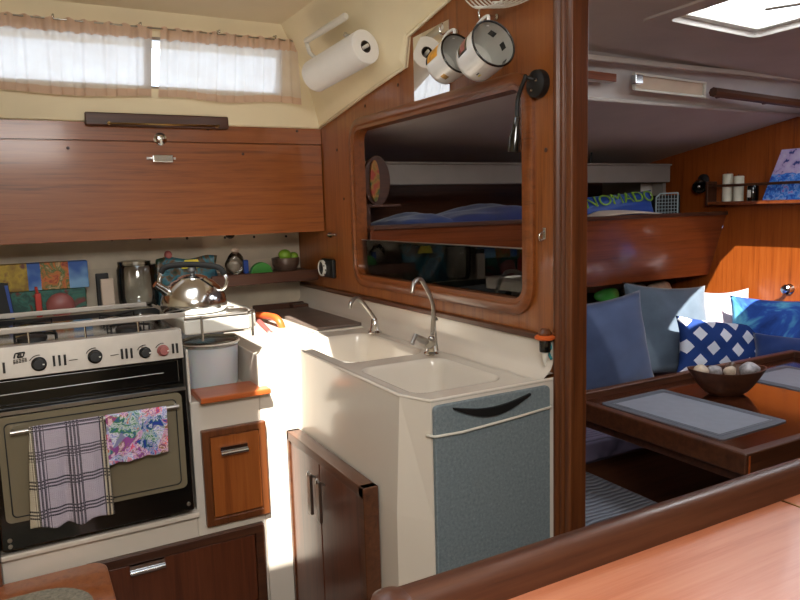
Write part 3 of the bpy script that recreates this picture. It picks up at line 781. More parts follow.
# drawers --------------------------------------------------------
def pull(t, x, y, z, w=.085, parent=None):
    bm = NB()
    tube(bm, [(x-w/2, y-.016, z-.010), (x+w/2, y-.016, z-.010)], .0075, 10)
    box(bm, x-w/2, x+w/2, y-.012, y-.001, z-.004, z+.010)
    obj('handle', bm, 'chrome', parent or t, smooth='auto', label='chrome pull')
a0, a1, z0, z1 = .449, .652, -.966, -.657
t = thing('upper_drawer', 'reddish square-framed drawer with a chrome pull below the bucket bay', 'drawer', (.55, FY, z0))
def wframe(x0, x1, z0, z1, w, y, bm=None):
    bm = bm or NB()
    ring_prof(bm, [(x0, z0), (x1, z0), (x1, z1), (x0, z1)], [(x0+w, z0+w), (x1-w, z0+w), (x1-w, z1-w), (x0+w, z1-w)], lambda a, b: Vector((a, y, b)), (0, .022, 0)); return bm
obj('frame', wframe(a0, a1, z0, z1, .024, FY-.022), 'teak_darkz', t, bevel=.004)
f = obj('front', B(a0+.026, a1-.022, FY-.016, FY-.001, z0+.026, z1-.026), 'drawer', t, bevel=.002)
pull(t, .545, FY-.016, -.725)
t = thing('lower_drawer', 'wide dark mahogany drawer front at floor level beside the step', 'drawer', (.38, FY, -1.25))
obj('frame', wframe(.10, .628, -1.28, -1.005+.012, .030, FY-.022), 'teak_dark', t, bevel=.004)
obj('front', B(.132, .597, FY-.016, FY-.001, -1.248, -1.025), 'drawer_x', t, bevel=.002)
pull(t, .265, FY-.016, -1.035, .10)
# step with pad
t = thing('companionway_step', 'wooden step top with a speckled non-slip oval pad at lower left', 'step', (-.1, 1.8, SOLE))
pts = rrect(.66, .54, .05, 6, -.178, 1.838)
obj('tread', prism([(x, y, -1.012) for x, y in pts], (0, 0, .028)), 'drawer', t, bevel=.004)
pts = rrect(.44, .36, .13, 8, -.12, 1.83)
obj('nonslip_pad', prism([(x, y, -.9842) for x, y in pts], (0, 0, .003)), 'pad', t)
obj('base', B(-.49, .13, 1.59, 2.09, SOLE+.001, -1.012), 'teak_dark', t)
# ---- cabinet doors under sinks
t = thing('under_sink_cabinet', 'dark mahogany cabinet face with two doors below the sinks', 'cabinet', (.74, 1.83, SOLE))
ZT = -.706; YA, YB = FY-.002, 1.552
bm = NB(); box(bm, .744, .766, YB, YA, SOLE+.001, ZT-.005)
box(bm, .724, .768, YB, YA, ZT-.030, ZT)
box(bm, .724, .768, YB-.001, YB+.028, SOLE+.001, ZT)
box(bm, .724, .768, YA-.020, YA, SOLE+.001, ZT)
obj('frame', bm, 'teak_darky', t, bevel=.003)
YM = 1.862
for nm, ya, yb, hy in (('door', YM+.003, YA-.02, YM+.035), ('door', YB+.028, YM-.003, YM-.035)):
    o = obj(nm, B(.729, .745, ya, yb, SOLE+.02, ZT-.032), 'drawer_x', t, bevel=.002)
    h = NB(); box(h, .706, .716, hy-.012, hy+.012, -.90, -.775)
    tube(h, [(.730, hy, -.79), (.704, hy, -.778), (.700, hy-.016, -.762)], .004, 8)
    obj('handle', h, 'steel', o, bevel=.003, label='grey metal pull')
# grey board strapped to the end of the sink
a = P(434, 404, y=Y0-.012); b = P(551, 384, y=Y0-.012)
t = thing('grey_cutting_board', 'large speckled grey board stood against the end of the sink unit', 'board', (1.0, Y0-.01, -1.15))
bx0, bx1, bz0, bz1 = .828, 1.178, -1.17, -.462
obj('board', prism([(x, Y0-.004, z) for x, z in rrect(bx1-bx0, bz1-bz0, .012, 4, (bx0+bx1)/2, (bz0+bz1)/2)], (0, -.014, 0)), 'board', t, bevel=.003)
hm = []
for k in range(17):
    u = k/16; x = .878+(1.108-.878)*u; hm.append((x, -.473-.024*math.sin(PI*u)))
bm = NB()
pts = [(x, Y0-.0185, z+.007*math.sin(PI*(i/16))+.002) for i, (x, z) in enumerate(hm)]+[(x, Y0-.0185, z-.010*math.sin(PI*(1-i/16))-.002) for i, (x, z) in enumerate(hm[::-1])]
prism(pts, (0, -.008, 0), bm); obj('handle', bm, 'black', t, smooth='auto', label='curved black handle')
obj('retaining_cord', tube(NB(), [(.815, Y0-.001, -.533), (.824, Y0-.02, -.533), (.90, Y0-.024, -.534), (1.05, Y0-.024, -.526), (1.176, Y0-.022, -.518), (1.188, Y0-.001, -.517)], .0035, 8), 'rope', label='whitish cord strung across the grey board', cat='cord', smooth=True)

# ---- taps
def tap(label, base, spout, r, lever, big):
    t = thing('sink_tap', label, 'tap', base)
    b = Vector(base)
    obj('base', lathe(NB(), [(.026, 0), (.026, .004), (.018, .010), (.014, .03), (.012, .05), (.008, .055)], Matrix.Translation(b), 24), 'chrome' if big else 'steel', t, smooth='auto')
    obj('spout', tube(NB(), smoothpts(spout, 8), r, 12), 'steel', t, smooth=True)
    return t
b1 = P(432, 354, z=CZ+.004)
k = 1.0
sp = [P(432, 335, y=b1.y), P(433, 305, y=b1.y), P(424, 284, y=b1.y), P(419, 279, y=b1.y-.01), P(414, 283, y=b1.y-.03), P(412, 293, y=b1.y-.035)]
t = tap('tall bronze-toned tap with a lever between the two sinks', b1, sp, .0065, True, True)
lv = [b1+Vector((-.004, 0, .035)), P(422, 340, y=b1.y-.03), P(415, 336, y=b1.y-.05), P(412, 344, y=b1.y-.06)]
obj('lever', tube(NB(), lv, [.009, .011, .008, .006], 10), 'steel', t, smooth='auto')
obj('valve_body', lathe(NB(), [(.012, -.02), (.015, -.012), (.015, .012), (.012, .02)], frame_at(b1+Vector((-.012, -.01, .035)), (-1, -1, .2)), 16), 'steel', t, smooth='auto')
obj('pull_rod', tube(NB(), [b1+Vector((.018, -.004, .0)), P(434, 315, y=b1.y), P(437, 320, y=b1.y-.002)], [.003, .003, .005], 8), 'steel', t, smooth=True)
b2 = P(375, 333, z=CZ+.004)
sp = [b2+Vector((0, 0, .05)), P(374, 318, y=b2.y), P(363, 303, y=b2.y), P(356, 298, y=b2.y-.01), P(351, 303, y=b2.y-.03), P(350, 308, y=b2.y-.03)]
tap('short chrome tap bent over the far sink', b2, sp, .0075, False, True)

# ---- tool on the counter
t = thing('orange_clamp_tool', 'orange-handled hand tool lying in the worktop recess', 'tool', (.87, 2.70, CZ-.05))
p1 = P(257, 315, z=CZ+.02); p2 = P(276, 318, z=CZ+.035); p3 = P(283, 330, z=CZ-.01)
obj('handle', tube(NB(), smoothpts([p1, p2, p3], 6), .014, 12), 'orange', t, smooth=True)
p4 = P(262, 325, z=CZ+.0); p5 = P(270, 334, z=CZ-.005)
obj('grip', tube(NB(), smoothpts([p1+Vector((0, 0, -.02)), p4, p5], 6), [.012]*12+[.014], 12), 'pinkknob', t, smooth=True)
obj('jaw', B(.84, .88, 2.62, 2.80, CZ-.049, CZ-.038), 'iron', t)

# ================================================================== STOVE
SX0, SX1 = -.098, .398; SY = 2.085
t = thing('gas_stove', 'stainless marine gas cooker with a smoked glass oven door', 'stove', (.155, SY, -.89))
obj('body', B(SX0, SX1+.012, SY+.02, 2.60, -.895, -.345), 'blackgloss', t, bevel=.004)
cpz1, cpz0 = -.332, -.416
cp = obj('control_panel', prism([(SX0, SY-.002, cpz0), (SX1+.010, SY-.002, cpz0), (SX1+.010, SY+.010, cpz1), (SX0, SY+.010, cpz1)], (0, .04, 0)), 'panelsteel', t, bevel=.002)
def knob(u, v, m, r=.019):
    c = P(u, v, y=SY); k = NB()
    lathe(k, [(r, 0), (r, .006), (r*.8, .009), (r*.75, .022), (r*.7, .024), (0, .0245)], frame_at((c.x, SY+.002, c.z), (0, -1, .1)), 28)
    o = obj('knob', k, m, t, smooth='auto'); 
    obj('pointer', B(c.x+.008, c.x+.013, SY-.0235, SY-.020, c.z+.000, c.z+.003), 'whiteplastic', o)
    arc = NB(); tube(arc, [(c.x+(r+.005)*math.cos(a), SY+.001, c.z+(r+.005)*math.sin(a)) for a in [PI*(.45+.4*i/8) for i in range(9)]], .0012, 6)
    obj('dial_mark', arc, 'black', t)
knob(39, 364, 'black'); knob(95, 356.5, 'black'); knob(145, 352.5, 'black', .0165); knob(163, 350.5, 'pinkknob', .0165)
def slots(us, v0, slope):
    for u in us:
        c = P(u, v0+slope*(u-us[0]), y=SY); bm = B(c.x-.0028, c.x+.0028, SY-.004, SY+.004, c.z-.014, c.z+.014)
        obj('vent_slot', bm, 'black', t)
slots((4, -4), 368, -.1); slots((54, 59.5, 65), 361, -.1); slots((122, 126.5, 131.5), 354, -.1); slots((173, 177), 348.5, -.1)
# maker's mark and print: strokes on the panel
c = P(19, 355.5, y=SY); mk_ = NB(); s = .0011
def stroke(x0, z0_, x1, z1_, w=.0016):
    a = Vector((c.x+x0, SY-.0025, c.z+z0_)); b = Vector((c.x+x1, SY-.0025, c.z+z1_)); dd = (b-a).normalized(); n = Vector((-dd.z, 0, dd.x))*w
    prism([a-n, b-n, b+n, a+n], (0, .003, 0), mk_)
stroke(-.0125, -.006, -.0085, .006); stroke(-.0085, .006, .0135, .0075); stroke(-.004, -.005, -.001, .004); stroke(-.004, -.005, .009, -.004); stroke(-.001, .0025, .006, .003, .0012); stroke(.009, -.004, .0135, .0075); stroke(0, -.001, .006, -.0008, .001)
obj('logo', mk_, 'black', t)
mk_ = NB()
for r_, dz in enumerate((-.0125, -.0165, -.0205)):
    for q_ in range(5): stroke(-.015+q_*.0068, dz+.0008*q_, -.0100+q_*.0068, dz+.0008*q_+.0003, .0008)
for (u, v) in ((73, 360), (114, 355)):
    cc = P(u, v, y=SY); stroke(cc.x-c.x-.010, cc.z-c.z, cc.x-c.x+.012, cc.z-c.z+.0006, .0005)
obj('printed_text', mk_, 'black', t)
# gap and grill door below panel
obj('grill_flap', B(SX0+.012, SX1-.006, SY+.004, SY+.022, -.488, -.42), 'blackgloss', t, bevel=.004)
obj('grill_trim', tube(NB(), [(SX0+.03, SY+.002, -.458), (SX1-.05, SY+.002, -.454)], .0014, 6), 'steel', t)
# oven door
dz1, dz0 = -.500, -.885
od = obj('oven_door', B(SX0-.002, SX1+.010, SY-.004, SY+.022, dz0, dz1), 'blackgloss', t, bevel=.005)
obj('door_edge', B(SX0, SX1+.008, SY-.0055, SY-.003, dz1-.012, dz1-.002), 'steel', od)
bm = NB(); pts = rrect(SX1-SX0-.020, .292, .016, 5, (SX0+SX1)/2+.004, -.662)
prism([(x, SY-.0042, z) for x, z in pts], (0, -.003, 0), bm); obj('door_surround', bm, 'oven', od)
bm = NB(); o_ = rrect(SX1-SX0-.052, .262, .014, 5, (SX0+SX1)/2+.004, -.664); i_ = rrect(SX1-SX0-.058, .256, .012, 5, (SX0+SX1)/2+.004, -.664)
ring_prof(bm, o_, i_, lambda a, b: Vector((a, SY-.0074, b)), (0, -.0012, 0)); obj('window_line', bm, 'black', od)
for x, z in ((SX0+.018, -.855), (SX0+.018, -.872), (SX1-.006, -.862)):
    obj('hinge_screw', lathe(NB(), [(.006, 0), (.006, .003), (0, .004)], frame_at((x, SY-.004, z), (0, -1, 0)), 12), 'steel', od)
RZ_ = -.553
rail = obj('towel_rail', tube(NB(), [(SX0+.045, SY-.036, RZ_), (SX1-.02, SY-.036, RZ_+.003)], .006, 12), 'steel', od, smooth='auto')
for x in (SX0+.05, SX1-.025): obj('rail_post', tube(NB(), [(x, SY-.036, RZ_), (x, SY-.005, RZ_)], .005, 8), 'steel', od)
# hob
obj('hob_top', B(SX0, SX1+.008, SY+.012, 2.56, -.345, -.337), 'blackgloss', t, bevel=.002)
for x in (.03, .28):
    for y in (2.24, 2.44):
        if (x, y) in ((.28, 2.44),): pass
        bm = NB(); lathe(bm, [(.030, 0), (.030, .005), (.022, .006), (.022, .010), (0, .011)], Matrix.Translation((x, y, -.337)), 24)
        obj('burner', bm, 'iron', t, smooth='auto')
        for k in range(2):
            a = PI/4+k*PI/2; ca, sa = math.cos(a), math.sin(a); q_ = .0 if k else .004
            obj('grate_bar', tube(NB(), [(x-.075*ca, y-.075*sa, -.336), (x-.075*ca, y-.075*sa, -.321+q_), (x+.075*ca, y+.075*sa, -.321+q_), (x+.075*ca, y+.075*sa, -.336)], .003, 6), 'iron', t)
# fiddle rails round the hob
for nm, y, z, xx in (('front_rail', 2.12, -.293, SX1+.03), ('back_rail', 2.50, -.297, SX1-.02)):
    obj(nm, B(SX0-.1, xx, y-.004, y+.004, z-.009, z+.007), 'panelsteel', t, bevel=.003)
obj('middle_rail', tube(NB(), [(SX0, 2.30, -.311), (SX1-.02, 2.30, -.311)], .003, 8), 'steel', t)
obj('side_rail', tube(NB(), [(SX1+.0, 2.12, -.300), (SX1+.0, 2.50, -.303)], .004, 8), 'panelsteel', t)
for x in (SX0+.11, SX0+.25, SX0+.39):
    obj('rail_leg', tube(NB(), [(x, 2.12, -.30), (x, 2.115, -.338)], .003, 8), 'chrome', t)
for u, v in ((32, 341), (130, 329)):
    c = P(u, v, y=2.13); obj('burner_cap', lathe(NB(), [(.036, -.337-c.z+.001), (.036, -.337-c.z+.016), (.028, -.337-c.z+.02), (0, -.337-c.z+.021)], Matrix.Translation((c.x, 2.16, c.z)), 28), 'iron', t, smooth='auto')

# white tray right of stove
t = thing('folding_side_tray', 'white plastic tray clipped to the right end of the stove top', 'tray', (.53, 2.3, -.34))
tp = [(.418, 2.10), (.612, 2.10), (.648, 2.14), (.648, 2.50), (.418, 2.50)]
obj('tray', prism([(x, y, -.355) for x, y in tp], (0, 0, .045)), 'whiteplastic', t, bevel=.006)
bm = NB(); tube(bm, [(x, y, -.305) for x, y in ((.42, 2.105), (.61, 2.105), (.642, 2.14), (.642, 2.48))], .005, 8)
obj('edge_bead', bm, 'steel', t, smooth='auto')
for x in (.468, .622): obj('clip', tube(NB(), [(x, 2.094, -.300), (x, 2.094, -.375)], .004, 8), 'steel', t)
c = P(240, 309, z=-.30)
obj('corner_cover', lathe(NB(), [(.034, 0), (.036, .004), (.03, .010), (0, .013)], Matrix.Translation((c.x-.01, c.y, -.309)), 24), 'steel', t, smooth='auto')

# kettle
kx, ky, kz = .490, 2.28, -.309
t = thing('steel_kettle', 'shiny steel kettle with black handle on the white side tray', 'kettle', (kx, ky, kz))
obj('body', lathe(NB(), [(0, 0), (.090, 0), (.099, .006), (.104, .020), (.101, .045), (.088, .075), (.066, .097), (.048, .106), (.046, .108)], Matrix.Translation((kx, ky, kz)), 48), 'chrome', t, smooth='auto')
obj('lid', lathe(NB(), [(.047, .106), (.046, .111), (.030, .118), (.010, .121)], Matrix.Translation((kx, ky, kz)), 32), 'chrome', t, smooth='auto')
obj('lid_knob', lathe(NB(), [(.008, .118), (.008, .128), (.015, .133), (.013, .142), (0, .144)], Matrix.Translation((kx, ky, kz)), 20), 'black', t, smooth='auto')
kd = Vector((.876, -.48, 0))
def KP(a, z): return Vector((kx, ky, kz))+kd*a+Vector((0, 0, z))
obj('handle', tube(NB(), smoothpts([KP(-.100, .128), KP(-.082, .146), KP(-.03, .152), KP(.03, .150), KP(.085, .140), KP(.104, .118)], 5), .0095, 12), 'matteblack', t, smooth=True)
for s_ in ([KP(-.100, .128), KP(-.108, .105), KP(-.100, .075), KP(-.080, .068)], [KP(.104, .118), KP(.110, .098), KP(.100, .074), KP(.080, .066)]): obj('handle_bracket', tube(NB(), smoothpts(s_, 5), .0055, 8), 'chrome', t, smooth=True)
obj('spout', tube(NB(), [(kx-.070, ky-.01, kz+.060), (kx-.100, ky-.02, kz+.085), (kx-.120, ky-.025, kz+.100)], [.020, .013, .011], 14), 'chrome', t, smooth='auto')

# towels on rail
def towel(name, label, x0, x1, zf, zb, mat, lift=0, lean=0, seed=1, border=None, ragged=0):
    rnd = random.Random(seed); ph = rnd.uniform(0, 6); yr = SY-.036; rr = .009+lift
    tot = [(yr+rr+.002, zb)]
    path = [(yr+rr+.001, zb), (yr+rr, RZ_-.01)]
    for k in range(7):
        a = k/6*PI; path.append((yr+rr*math.cos(a), RZ_+rr*math.sin(a)))
    nseg = 22
    for k in range(1, nseg+1): path.append((yr-rr-.001, RZ_+(zf-RZ_)*k/nseg))
    def f(u, v):
        i = v*(len(path)-1); a = int(min(i, len(path)-2)); fr_ = i-a
        y = path[a][0]+(path[a+1][0]-path[a][0])*fr_; z = path[a][1]+(path[a+1][1]-path[a][1])*fr_
        dn = max(0, (RZ_-z)/.3) if v > .3 else 0
        x = x0+(x1-x0)*u
        x += lean*dn*(u-.3)-.012*dn
        y -= (.006*math.sin(u*13+ph)+.004*math.sin(u*27+ph*2))*min(1, dn*3) if v > .3 else 0
        if v > .3: z += ((-.018*math.sin(u*2.1+.3) if ragged else .025*(u-.2))*dn + ragged*.006*math.sin(u*19+ph)*dn)
        return Vector((x, y-.001, z))
    return obj(name, grid(70, 70, f), mat, label=label, cat='towel', smooth=True, solid=.003, group='towels on the oven rail', origin=((x0+x1)/2, yr, RZ_))
a = P(28, 424, y=SY-.05).x; b = P(102, 416, y=SY-.05).x
towel('dish_towel', 'black and lilac plaid woven towel hanging on the oven rail', a+.000, b+.004, -.812, -.70, 'plaid', 0, .03, 2, ragged=1)
a = P(104, 416, y=SY-.05).x; b = P(166, 406, y=SY-.05).x
tw = towel('floral_cloth', 'bright pink and blue floral cloth hanging on the oven rail', a+.004, b+.002, -.682, -.66, 'floral', .0, .0, 9)

# ================================================================== SHELF AND BACK OF STOVE CLUTTER
t = thing('spice_shelf', 'narrow mahogany shelf with a raised lip behind the worktop', 'shelf', (.95, 3.05, -.30))
obj('board', B(.72, BX-.001, 3.00, BY-.007, -.282, -.269), 'teak_dark', t)
obj('lip', B(.72, BX-.001, 2.985, 3.00, -.312, -.262), 'teak_dark', t, bevel=.004)
SZ = -.2688
def onshelf(u, v, y): return P(u, v, y=y)
c = P(286, 262, y=3.08)
t = thing('coconut_bowl', 'brown coconut bowl holding limes at the right end of the spice shelf', 'bowl', (c.x, 3.09, SZ))
k = 1.0
obj('bowl', lathe(NB(), [(.03, 0), (.045, .004), (.062, .03), (.064, .062), (.060, .062), (.056, .03), (.03, .010), (0, .010)], Matrix.Translation((c.x, 3.085, SZ)), 36, cap=False), 'coconut', t, smooth='auto')
obj('lime', blob((c.x-.008, 3.07, SZ+.075), (.030, .026, .026), 1, 3, .03), 'lime', label='larger green lime on the coconut bowl heap', cat='fruit', smooth=True, group='limes in the coconut bowl')
obj('lime', blob((c.x+.034, 3.075, SZ+.066), (.024, .022, .020), 2, 3, .03), 'lime', label='smaller green lime at the right of the bowl', cat='fruit', smooth=True, group='limes in the coconut bowl')
c = P(261, 263, y=3.04)
bm = NB(); prism([(c.x-.052+.104*i/12, 3.03, SZ+.002+.048*math.sin(PI*(i/12))**.5) for i in range(13)], (0, .03, 0), bm)
obj('green_sponge_holder', bm, 'green', label='half-round green plastic item beside the coconut bowl', cat='holder', bevel=.004)
c = P(246, 262, y=3.06)
t = thing('blue_clip', 'small blue clip left of the green plastic item', 'clip', (c.x, 3.07, SZ))
obj('body', B(c.x-.006, c.x+.016, 3.075, 3.095, SZ+.0005, SZ+.062), 'blueplastic', t, bevel=.004)
c = P(238, 258, y=3.08)
t = thing('clear_food_bag', 'crumpled clear bag of dry food on the left of the spice shelf', 'bag', (c.x, 3.09, SZ))
obj('bag', blob((c.x-.005, 3.12, SZ+.048), (.045, .03, .047), 4, 3, .14), 'jar', t, smooth=True)
obj('food', blob((c.x-.005, 3.12, SZ+.034), (.032, .02, .032), 5, 3, .12), 'stone', t, smooth=True)
obj('neck', blob((c.x+.0, 3.12, SZ+.100), (.016, .012, .016), 6, 2, .2), 'stone', t, smooth=True)
c = P(328, 268, x=BX-.003)
t = thing('power_socket', 'black panel with a pale round dial low on the bulkhead corner', 'socket', (BX, c.y, c.z-.04))
obj('plate', B(BX-.018, BX, c.y-.085, c.y+.045, c.z-.040, c.z+.042), 'black', t, bevel=.006)
obj('dial', lathe(NB(), [(.036, 0), (.036, .010), (.030, .013), (.028, .006), (0, .006)], frame_at((BX-.018, c.y+.020, c.z), (-1, 0, 0)), 32), 'whiteplastic', t, smooth='auto')
obj('dial_face', lathe(NB(), [(.028, .0), (.028, .0085), (0, .009)], frame_at((BX-.018, c.y+.020, c.z), (-1, 0, 0)), 32), 'black', t)
for dy, dz in ((-.012, .012), (-.03, -.006), (.02, .018), (.018, -.016), (-.03, .022), (-.02, -.026)):
    obj('screw', lathe(NB(), [(.004, 0), (.004, .003), (0, .004)], frame_at((BX-.0265, c.y+dy, c.z+dz), (-1, 0, 0)), 8), 'chrome', t)
c = P(333, 235, x=BX)
t = thing('bulkhead_catch', 'small chrome barrel catch on the bulkhead above the socket panel', 'catch', (BX, c.y, c.z))
obj('plate', B(BX-.012, BX, c.y+.012, c.y+.034, c.z-.010, c.z+.010), 'black', t, bevel=.002)
obj('bolt', tube(NB(), [(BX-.010, c.y+.03, c.z), (BX-.010, c.y-.055, c.z+.002)], [.006, .005], 10), 'chrome', t, smooth='auto')
# cartons, jar and others on the rear ledge (top z = -.33)
LZ = -.372
def seat(u0, u1, y): return P(u0, 270, y=y).x, P(u1, 270, y=y).x
YC = 3.06
xa, xb = seat(-20, 45, YC); xb2 = seat(0, 88, YC)[1]
t = thing('food_carton', 'long blue and yellow printed food carton standing behind the stove', 'box', ((xa+xb2)/2, YC+.03, LZ+.075))
zt = P(60, 262, y=YC).z; zb_ = P(60, 289, y=YC).z
obj('carton', B(xa, xb2, YC, YC+.07, zb_, zt), 'carton', t, bevel=.003)
obj('green_carton', B(xa, xb2-.015, YC-.002, YC+.08, LZ+.001, zb_-.001), 'carton2', label='dark green carton lying under the printed food carton', cat='box', bevel=.003)
x1_, x2_ = seat(117, 157, 2.80+.05)
jy = 3.06; xc = (P(117, 280, y=jy).x+P(158, 280, y=jy).x)/2; jr = (P(158, 280, y=jy).x-P(117, 280, y=jy).x)/2
zt = P(137, 262, y=jy).z
t = thing('glass_jug', 'clear glass jug with a lid behind the stove', 'jug', (xc, jy, LZ))
obj('body', lathe(NB(), [(jr*.85, 0), (jr*.95, .01), (jr, .04), (jr, zt-LZ-.03), (jr*.9, zt-LZ-.01)], Matrix.Translation((xc, jy, LZ)), 36), 'jar', t, smooth='auto')
obj('lid', lathe(NB(), [(jr*.8, 0), (jr*.82, .018), (jr*.5, .022), (0, .023)], Matrix.Translation((xc-.01, jy, zt-.014)), 28), 'lidclear', t, smooth='auto')
obj('handle', tube(NB(), smoothpts([(xc+jr*.9, jy, zt-.03), (xc+jr+.03, jy-.01, zt-.035), (xc+jr+.032, jy-.01, zt-.09), (xc+jr*.95, jy, zt-.12)], 6), .006, 8), 'jar', t, smooth=True)
c = P(108, 294, y=2.99)
t = thing('cream_tea_packet', 'small cream packet with a black top left of the glass jug', 'packet', (c.x, 3.02, LZ))
obj('packet', B(c.x-.022, c.x+.026, 3.005, 3.03, LZ+.0005, LZ+.128), 'cream', t, bevel=.004)
obj('cap', B(c.x-.036, c.x+.012, 3.03, 3.05, LZ+.0005, LZ+.150), 'black', t, bevel=.004)
c = P(38, 300, y=2.99)
t = thing('gas_lighter', 'red gas lighter standing behind the stove', 'lighter', (c.x, 3.0, LZ))
obj('body', B(c.x-.010, c.x+.012, 2.99, 3.01, LZ+.0005, LZ+.092), 'redplastic', t, bevel=.004)
obj('tip', tube(NB(), [(c.x, 3.0, LZ+.09), (c.x-.003, 3.0, LZ+.117)], .005, 8), 'redplastic', t)
c = P(8, 298, y=2.99)
t = thing('black_blue_packet', 'leaning black packet with a blue edge at the far left behind the stove', 'packet', (c.x, 3.0, LZ))
obj('packet', prism([(c.x-.05, 2.985, LZ+.001), (c.x+.016, 2.985, LZ+.001), (c.x+.004, 2.985, LZ+.137), (c.x-.05, 2.985, LZ+.147)], (0, .02, 0)), 'black', t)
obj('stripe', prism([(c.x+.006, 2.982, LZ+.005), (c.x+.015, 2.982, LZ+.005), (c.x+.003, 2.982, LZ+.130), (c.x-.008, 2.982, LZ+.130)], (0, .003, 0)), 'blueplastic', t)
obj('red_pouch', blob((P(60, 300, y=3.0).x, 3.005, LZ+.040), (.055, .02, .042), 8, 3, .1), 'pinkknob', label='low dark red pouch in front of the green carton', cat='pouch', smooth=True)
xa, xb = P(157, 270, y=3.02).x, P(219, 270, y=3.02).x; zt = P(190, 258, y=3.02).z
t = thing('snack_bag', 'dark teal printed bag with a yellow label behind the kettle', 'bag', ((xa+xb)/2, 3.08, LZ))
obj('bag', grid(20, 14, lambda u, v: Vector((xa+(xb-xa)*u+.006*math.sin(v*7), 3.03+.03*abs(v-.1)+.008*math.sin(u*11+v*5), LZ+(zt-LZ)*v+.006*math.sin(u*9)*v))), 'bag', t, smooth=True, solid=.02)
c = P(192, 265, y=3.0); obj('label', prism([(c.x-.042, 3.008, c.z-.014), (c.x+.046, 3.008, c.z-.014), (c.x+.026, 3.008, c.z+.022), (c.x-.026, 3.008, c.z+.022)], (0, .006, 0)), 'yellow', t)
c = P(170, 256, y=3.02); obj('dark_berry_stopper', blob((c.x, 3.06, zt+.016), (.017, .017, .018), 3, 2, .03), 'pinkknob', t, smooth=True)
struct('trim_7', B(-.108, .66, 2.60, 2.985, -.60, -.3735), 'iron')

# ================================================================== FOREGROUND CHART TABLE
t = thing('chart_table', 'glossy red-brown table top with a dark raised fiddle rail in the foreground', 'table', (1.1, .3, SOLE))
TZ = -.49
yr0 = .668
bm = NB(); box(bm, .372, 1.06, -.5, yr0, TZ-.025, TZ); box(bm, 1.064, 1.9, -.5, yr0, TZ-.025, TZ)
obj('top', bm, 'table_red', t, bevel=.002)
prof = [(yr0-.006, TZ-.03), (yr0-.006, TZ+.004), (yr0-.002, CZ-.012), (yr0+.004, CZ-.002), (yr0+.014, CZ+.002), (yr0+.030, CZ+.001), (yr0+.040, CZ-.006), (yr0+.043, CZ-.016), (yr0+.043, TZ-.05), (yr0-.006, TZ-.05)]
bm = NB(); prism([(.352, y, z) for y, z in prof], (1.6, 0, 0), bm)
obj('fiddle_rail', bm, 'teak_dark', t, smooth='auto')
obj('end_cap', lathe(NB(), [(.0, -.10), (.026, -.10), (.026, 0.0), (.024, .006), (.014, .012), (0, .014)], Matrix.Translation((.352, yr0+.018, CZ-.008)), 24), 'teak_dark', t, smooth='auto')
obj('end_rail', B(.336, .372, -.5, yr0+.01, TZ-.04, CZ-.012), 'teak_darky', t, bevel=.008)
obj('cabinet', B(.385, 1.9, -.45, .66, SOLE+.001, TZ-.026), 'teak_dark', t)
obj('seam_strip', B(1.0605, 1.0635, -.5, yr0-.001, TZ-.02, TZ+.001), 'brass', t)

# ================================================================== SALOON
# settee
ST = -.90
t = thing('dinette_settee', 'U-shaped settee base running along the saloon side and bulkhead', 'settee', (2.3, 2.2, SOLE))
obj('base', B(1.25, FX-.002, 1.95, 3.21, SOLE+.001, ST-.10), 'teak_dark', t)
obj('bulkhead_base', B(1.248, 1.63, 1.29, 1.95, SOLE+.001, ST-.10), 'teak_dark', t)
obj('forward_base', B(2.98, FX-.002, 1.0, 1.949, SOLE+.001, ST-.10), 'teak_dark', t)
obj('forward_cushion', B(2.95, FX-.003, 1.0, 1.925, ST-.099, ST), 'mauve', t, bevel=.02, seg=3)
obj('seat_cushion', B(1.65, FX-.003, 1.93, 2.525, ST-.099, ST), 'mauve', t, bevel=.02, seg=3, label='mauve quilted seat cover')
obj('end_cushion', B(1.25, 1.645, 1.25, 2.525, ST-.099, ST), 'quilt', t, bevel=.02, seg=3, label='grey quilted seat cover')
obj('backrest', prism([(1.25, 2.53, ST-.05), (1.25, 2.60, ST-.05), (1.25, 2.66, -.56), (1.25, 2.59, -.56)], (FX-1.255, 0, 0)), 'seatback', t, bevel=.015)
# boards at the settee back
t = thing('shelf_front_board', 'glossy mahogany fascia board below the saloon side shelf', 'board', (2.3, 2.54, -.41))
bm = NB(); prism([(1.25, 2.50, -.082), (1.25, 2.60, -.415), (1.25, 2.615, -.415), (1.25, 2.52, -.082)], (FX-1.252, 0, 0), bm)
obj('board', bm, 'saloon_x', t, bevel=.002)
obj('edge', B(1.25, FX-.002, 2.488, 2.53, -.082, -.062), 'teak_dark', t, bevel=.004)
t = thing('saloon_side_shelf', 'deep shelf along the saloon side holding bedding and bags', 'shelf', (2.3, 2.9, -.09))
obj('board', B(1.25, FX-.002, 2.53, 3.215, -.09, -.075), 'teak_dark', t)
# slot below the board: floor painted dark for its shade, with things stowed
t = thing('stowage_locker', 'dark open slot of the locker behind the saloon backrest', 'locker', (2.3, 2.9, -.5))
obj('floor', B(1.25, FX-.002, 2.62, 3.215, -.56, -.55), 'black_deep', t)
for i, (u, w, m, lab) in enumerate(((612, .07, 'green', 'small green item in the dark locker slot above the slate cushion'), (640, .09, 'coconut', 'brown bundle in the dark locker slot above the cushions'), (664, .08, 'stone', 'tan bundle in the dark locker slot nearest the forward bulkhead'))):
    c = P(u, 289, y=2.68)
    obj('stowed_bundle', blob((c.x, 2.72, -.49), (w, .05, .05), i+20, 3, .15), m, label=lab, cat='bundle', smooth=True)
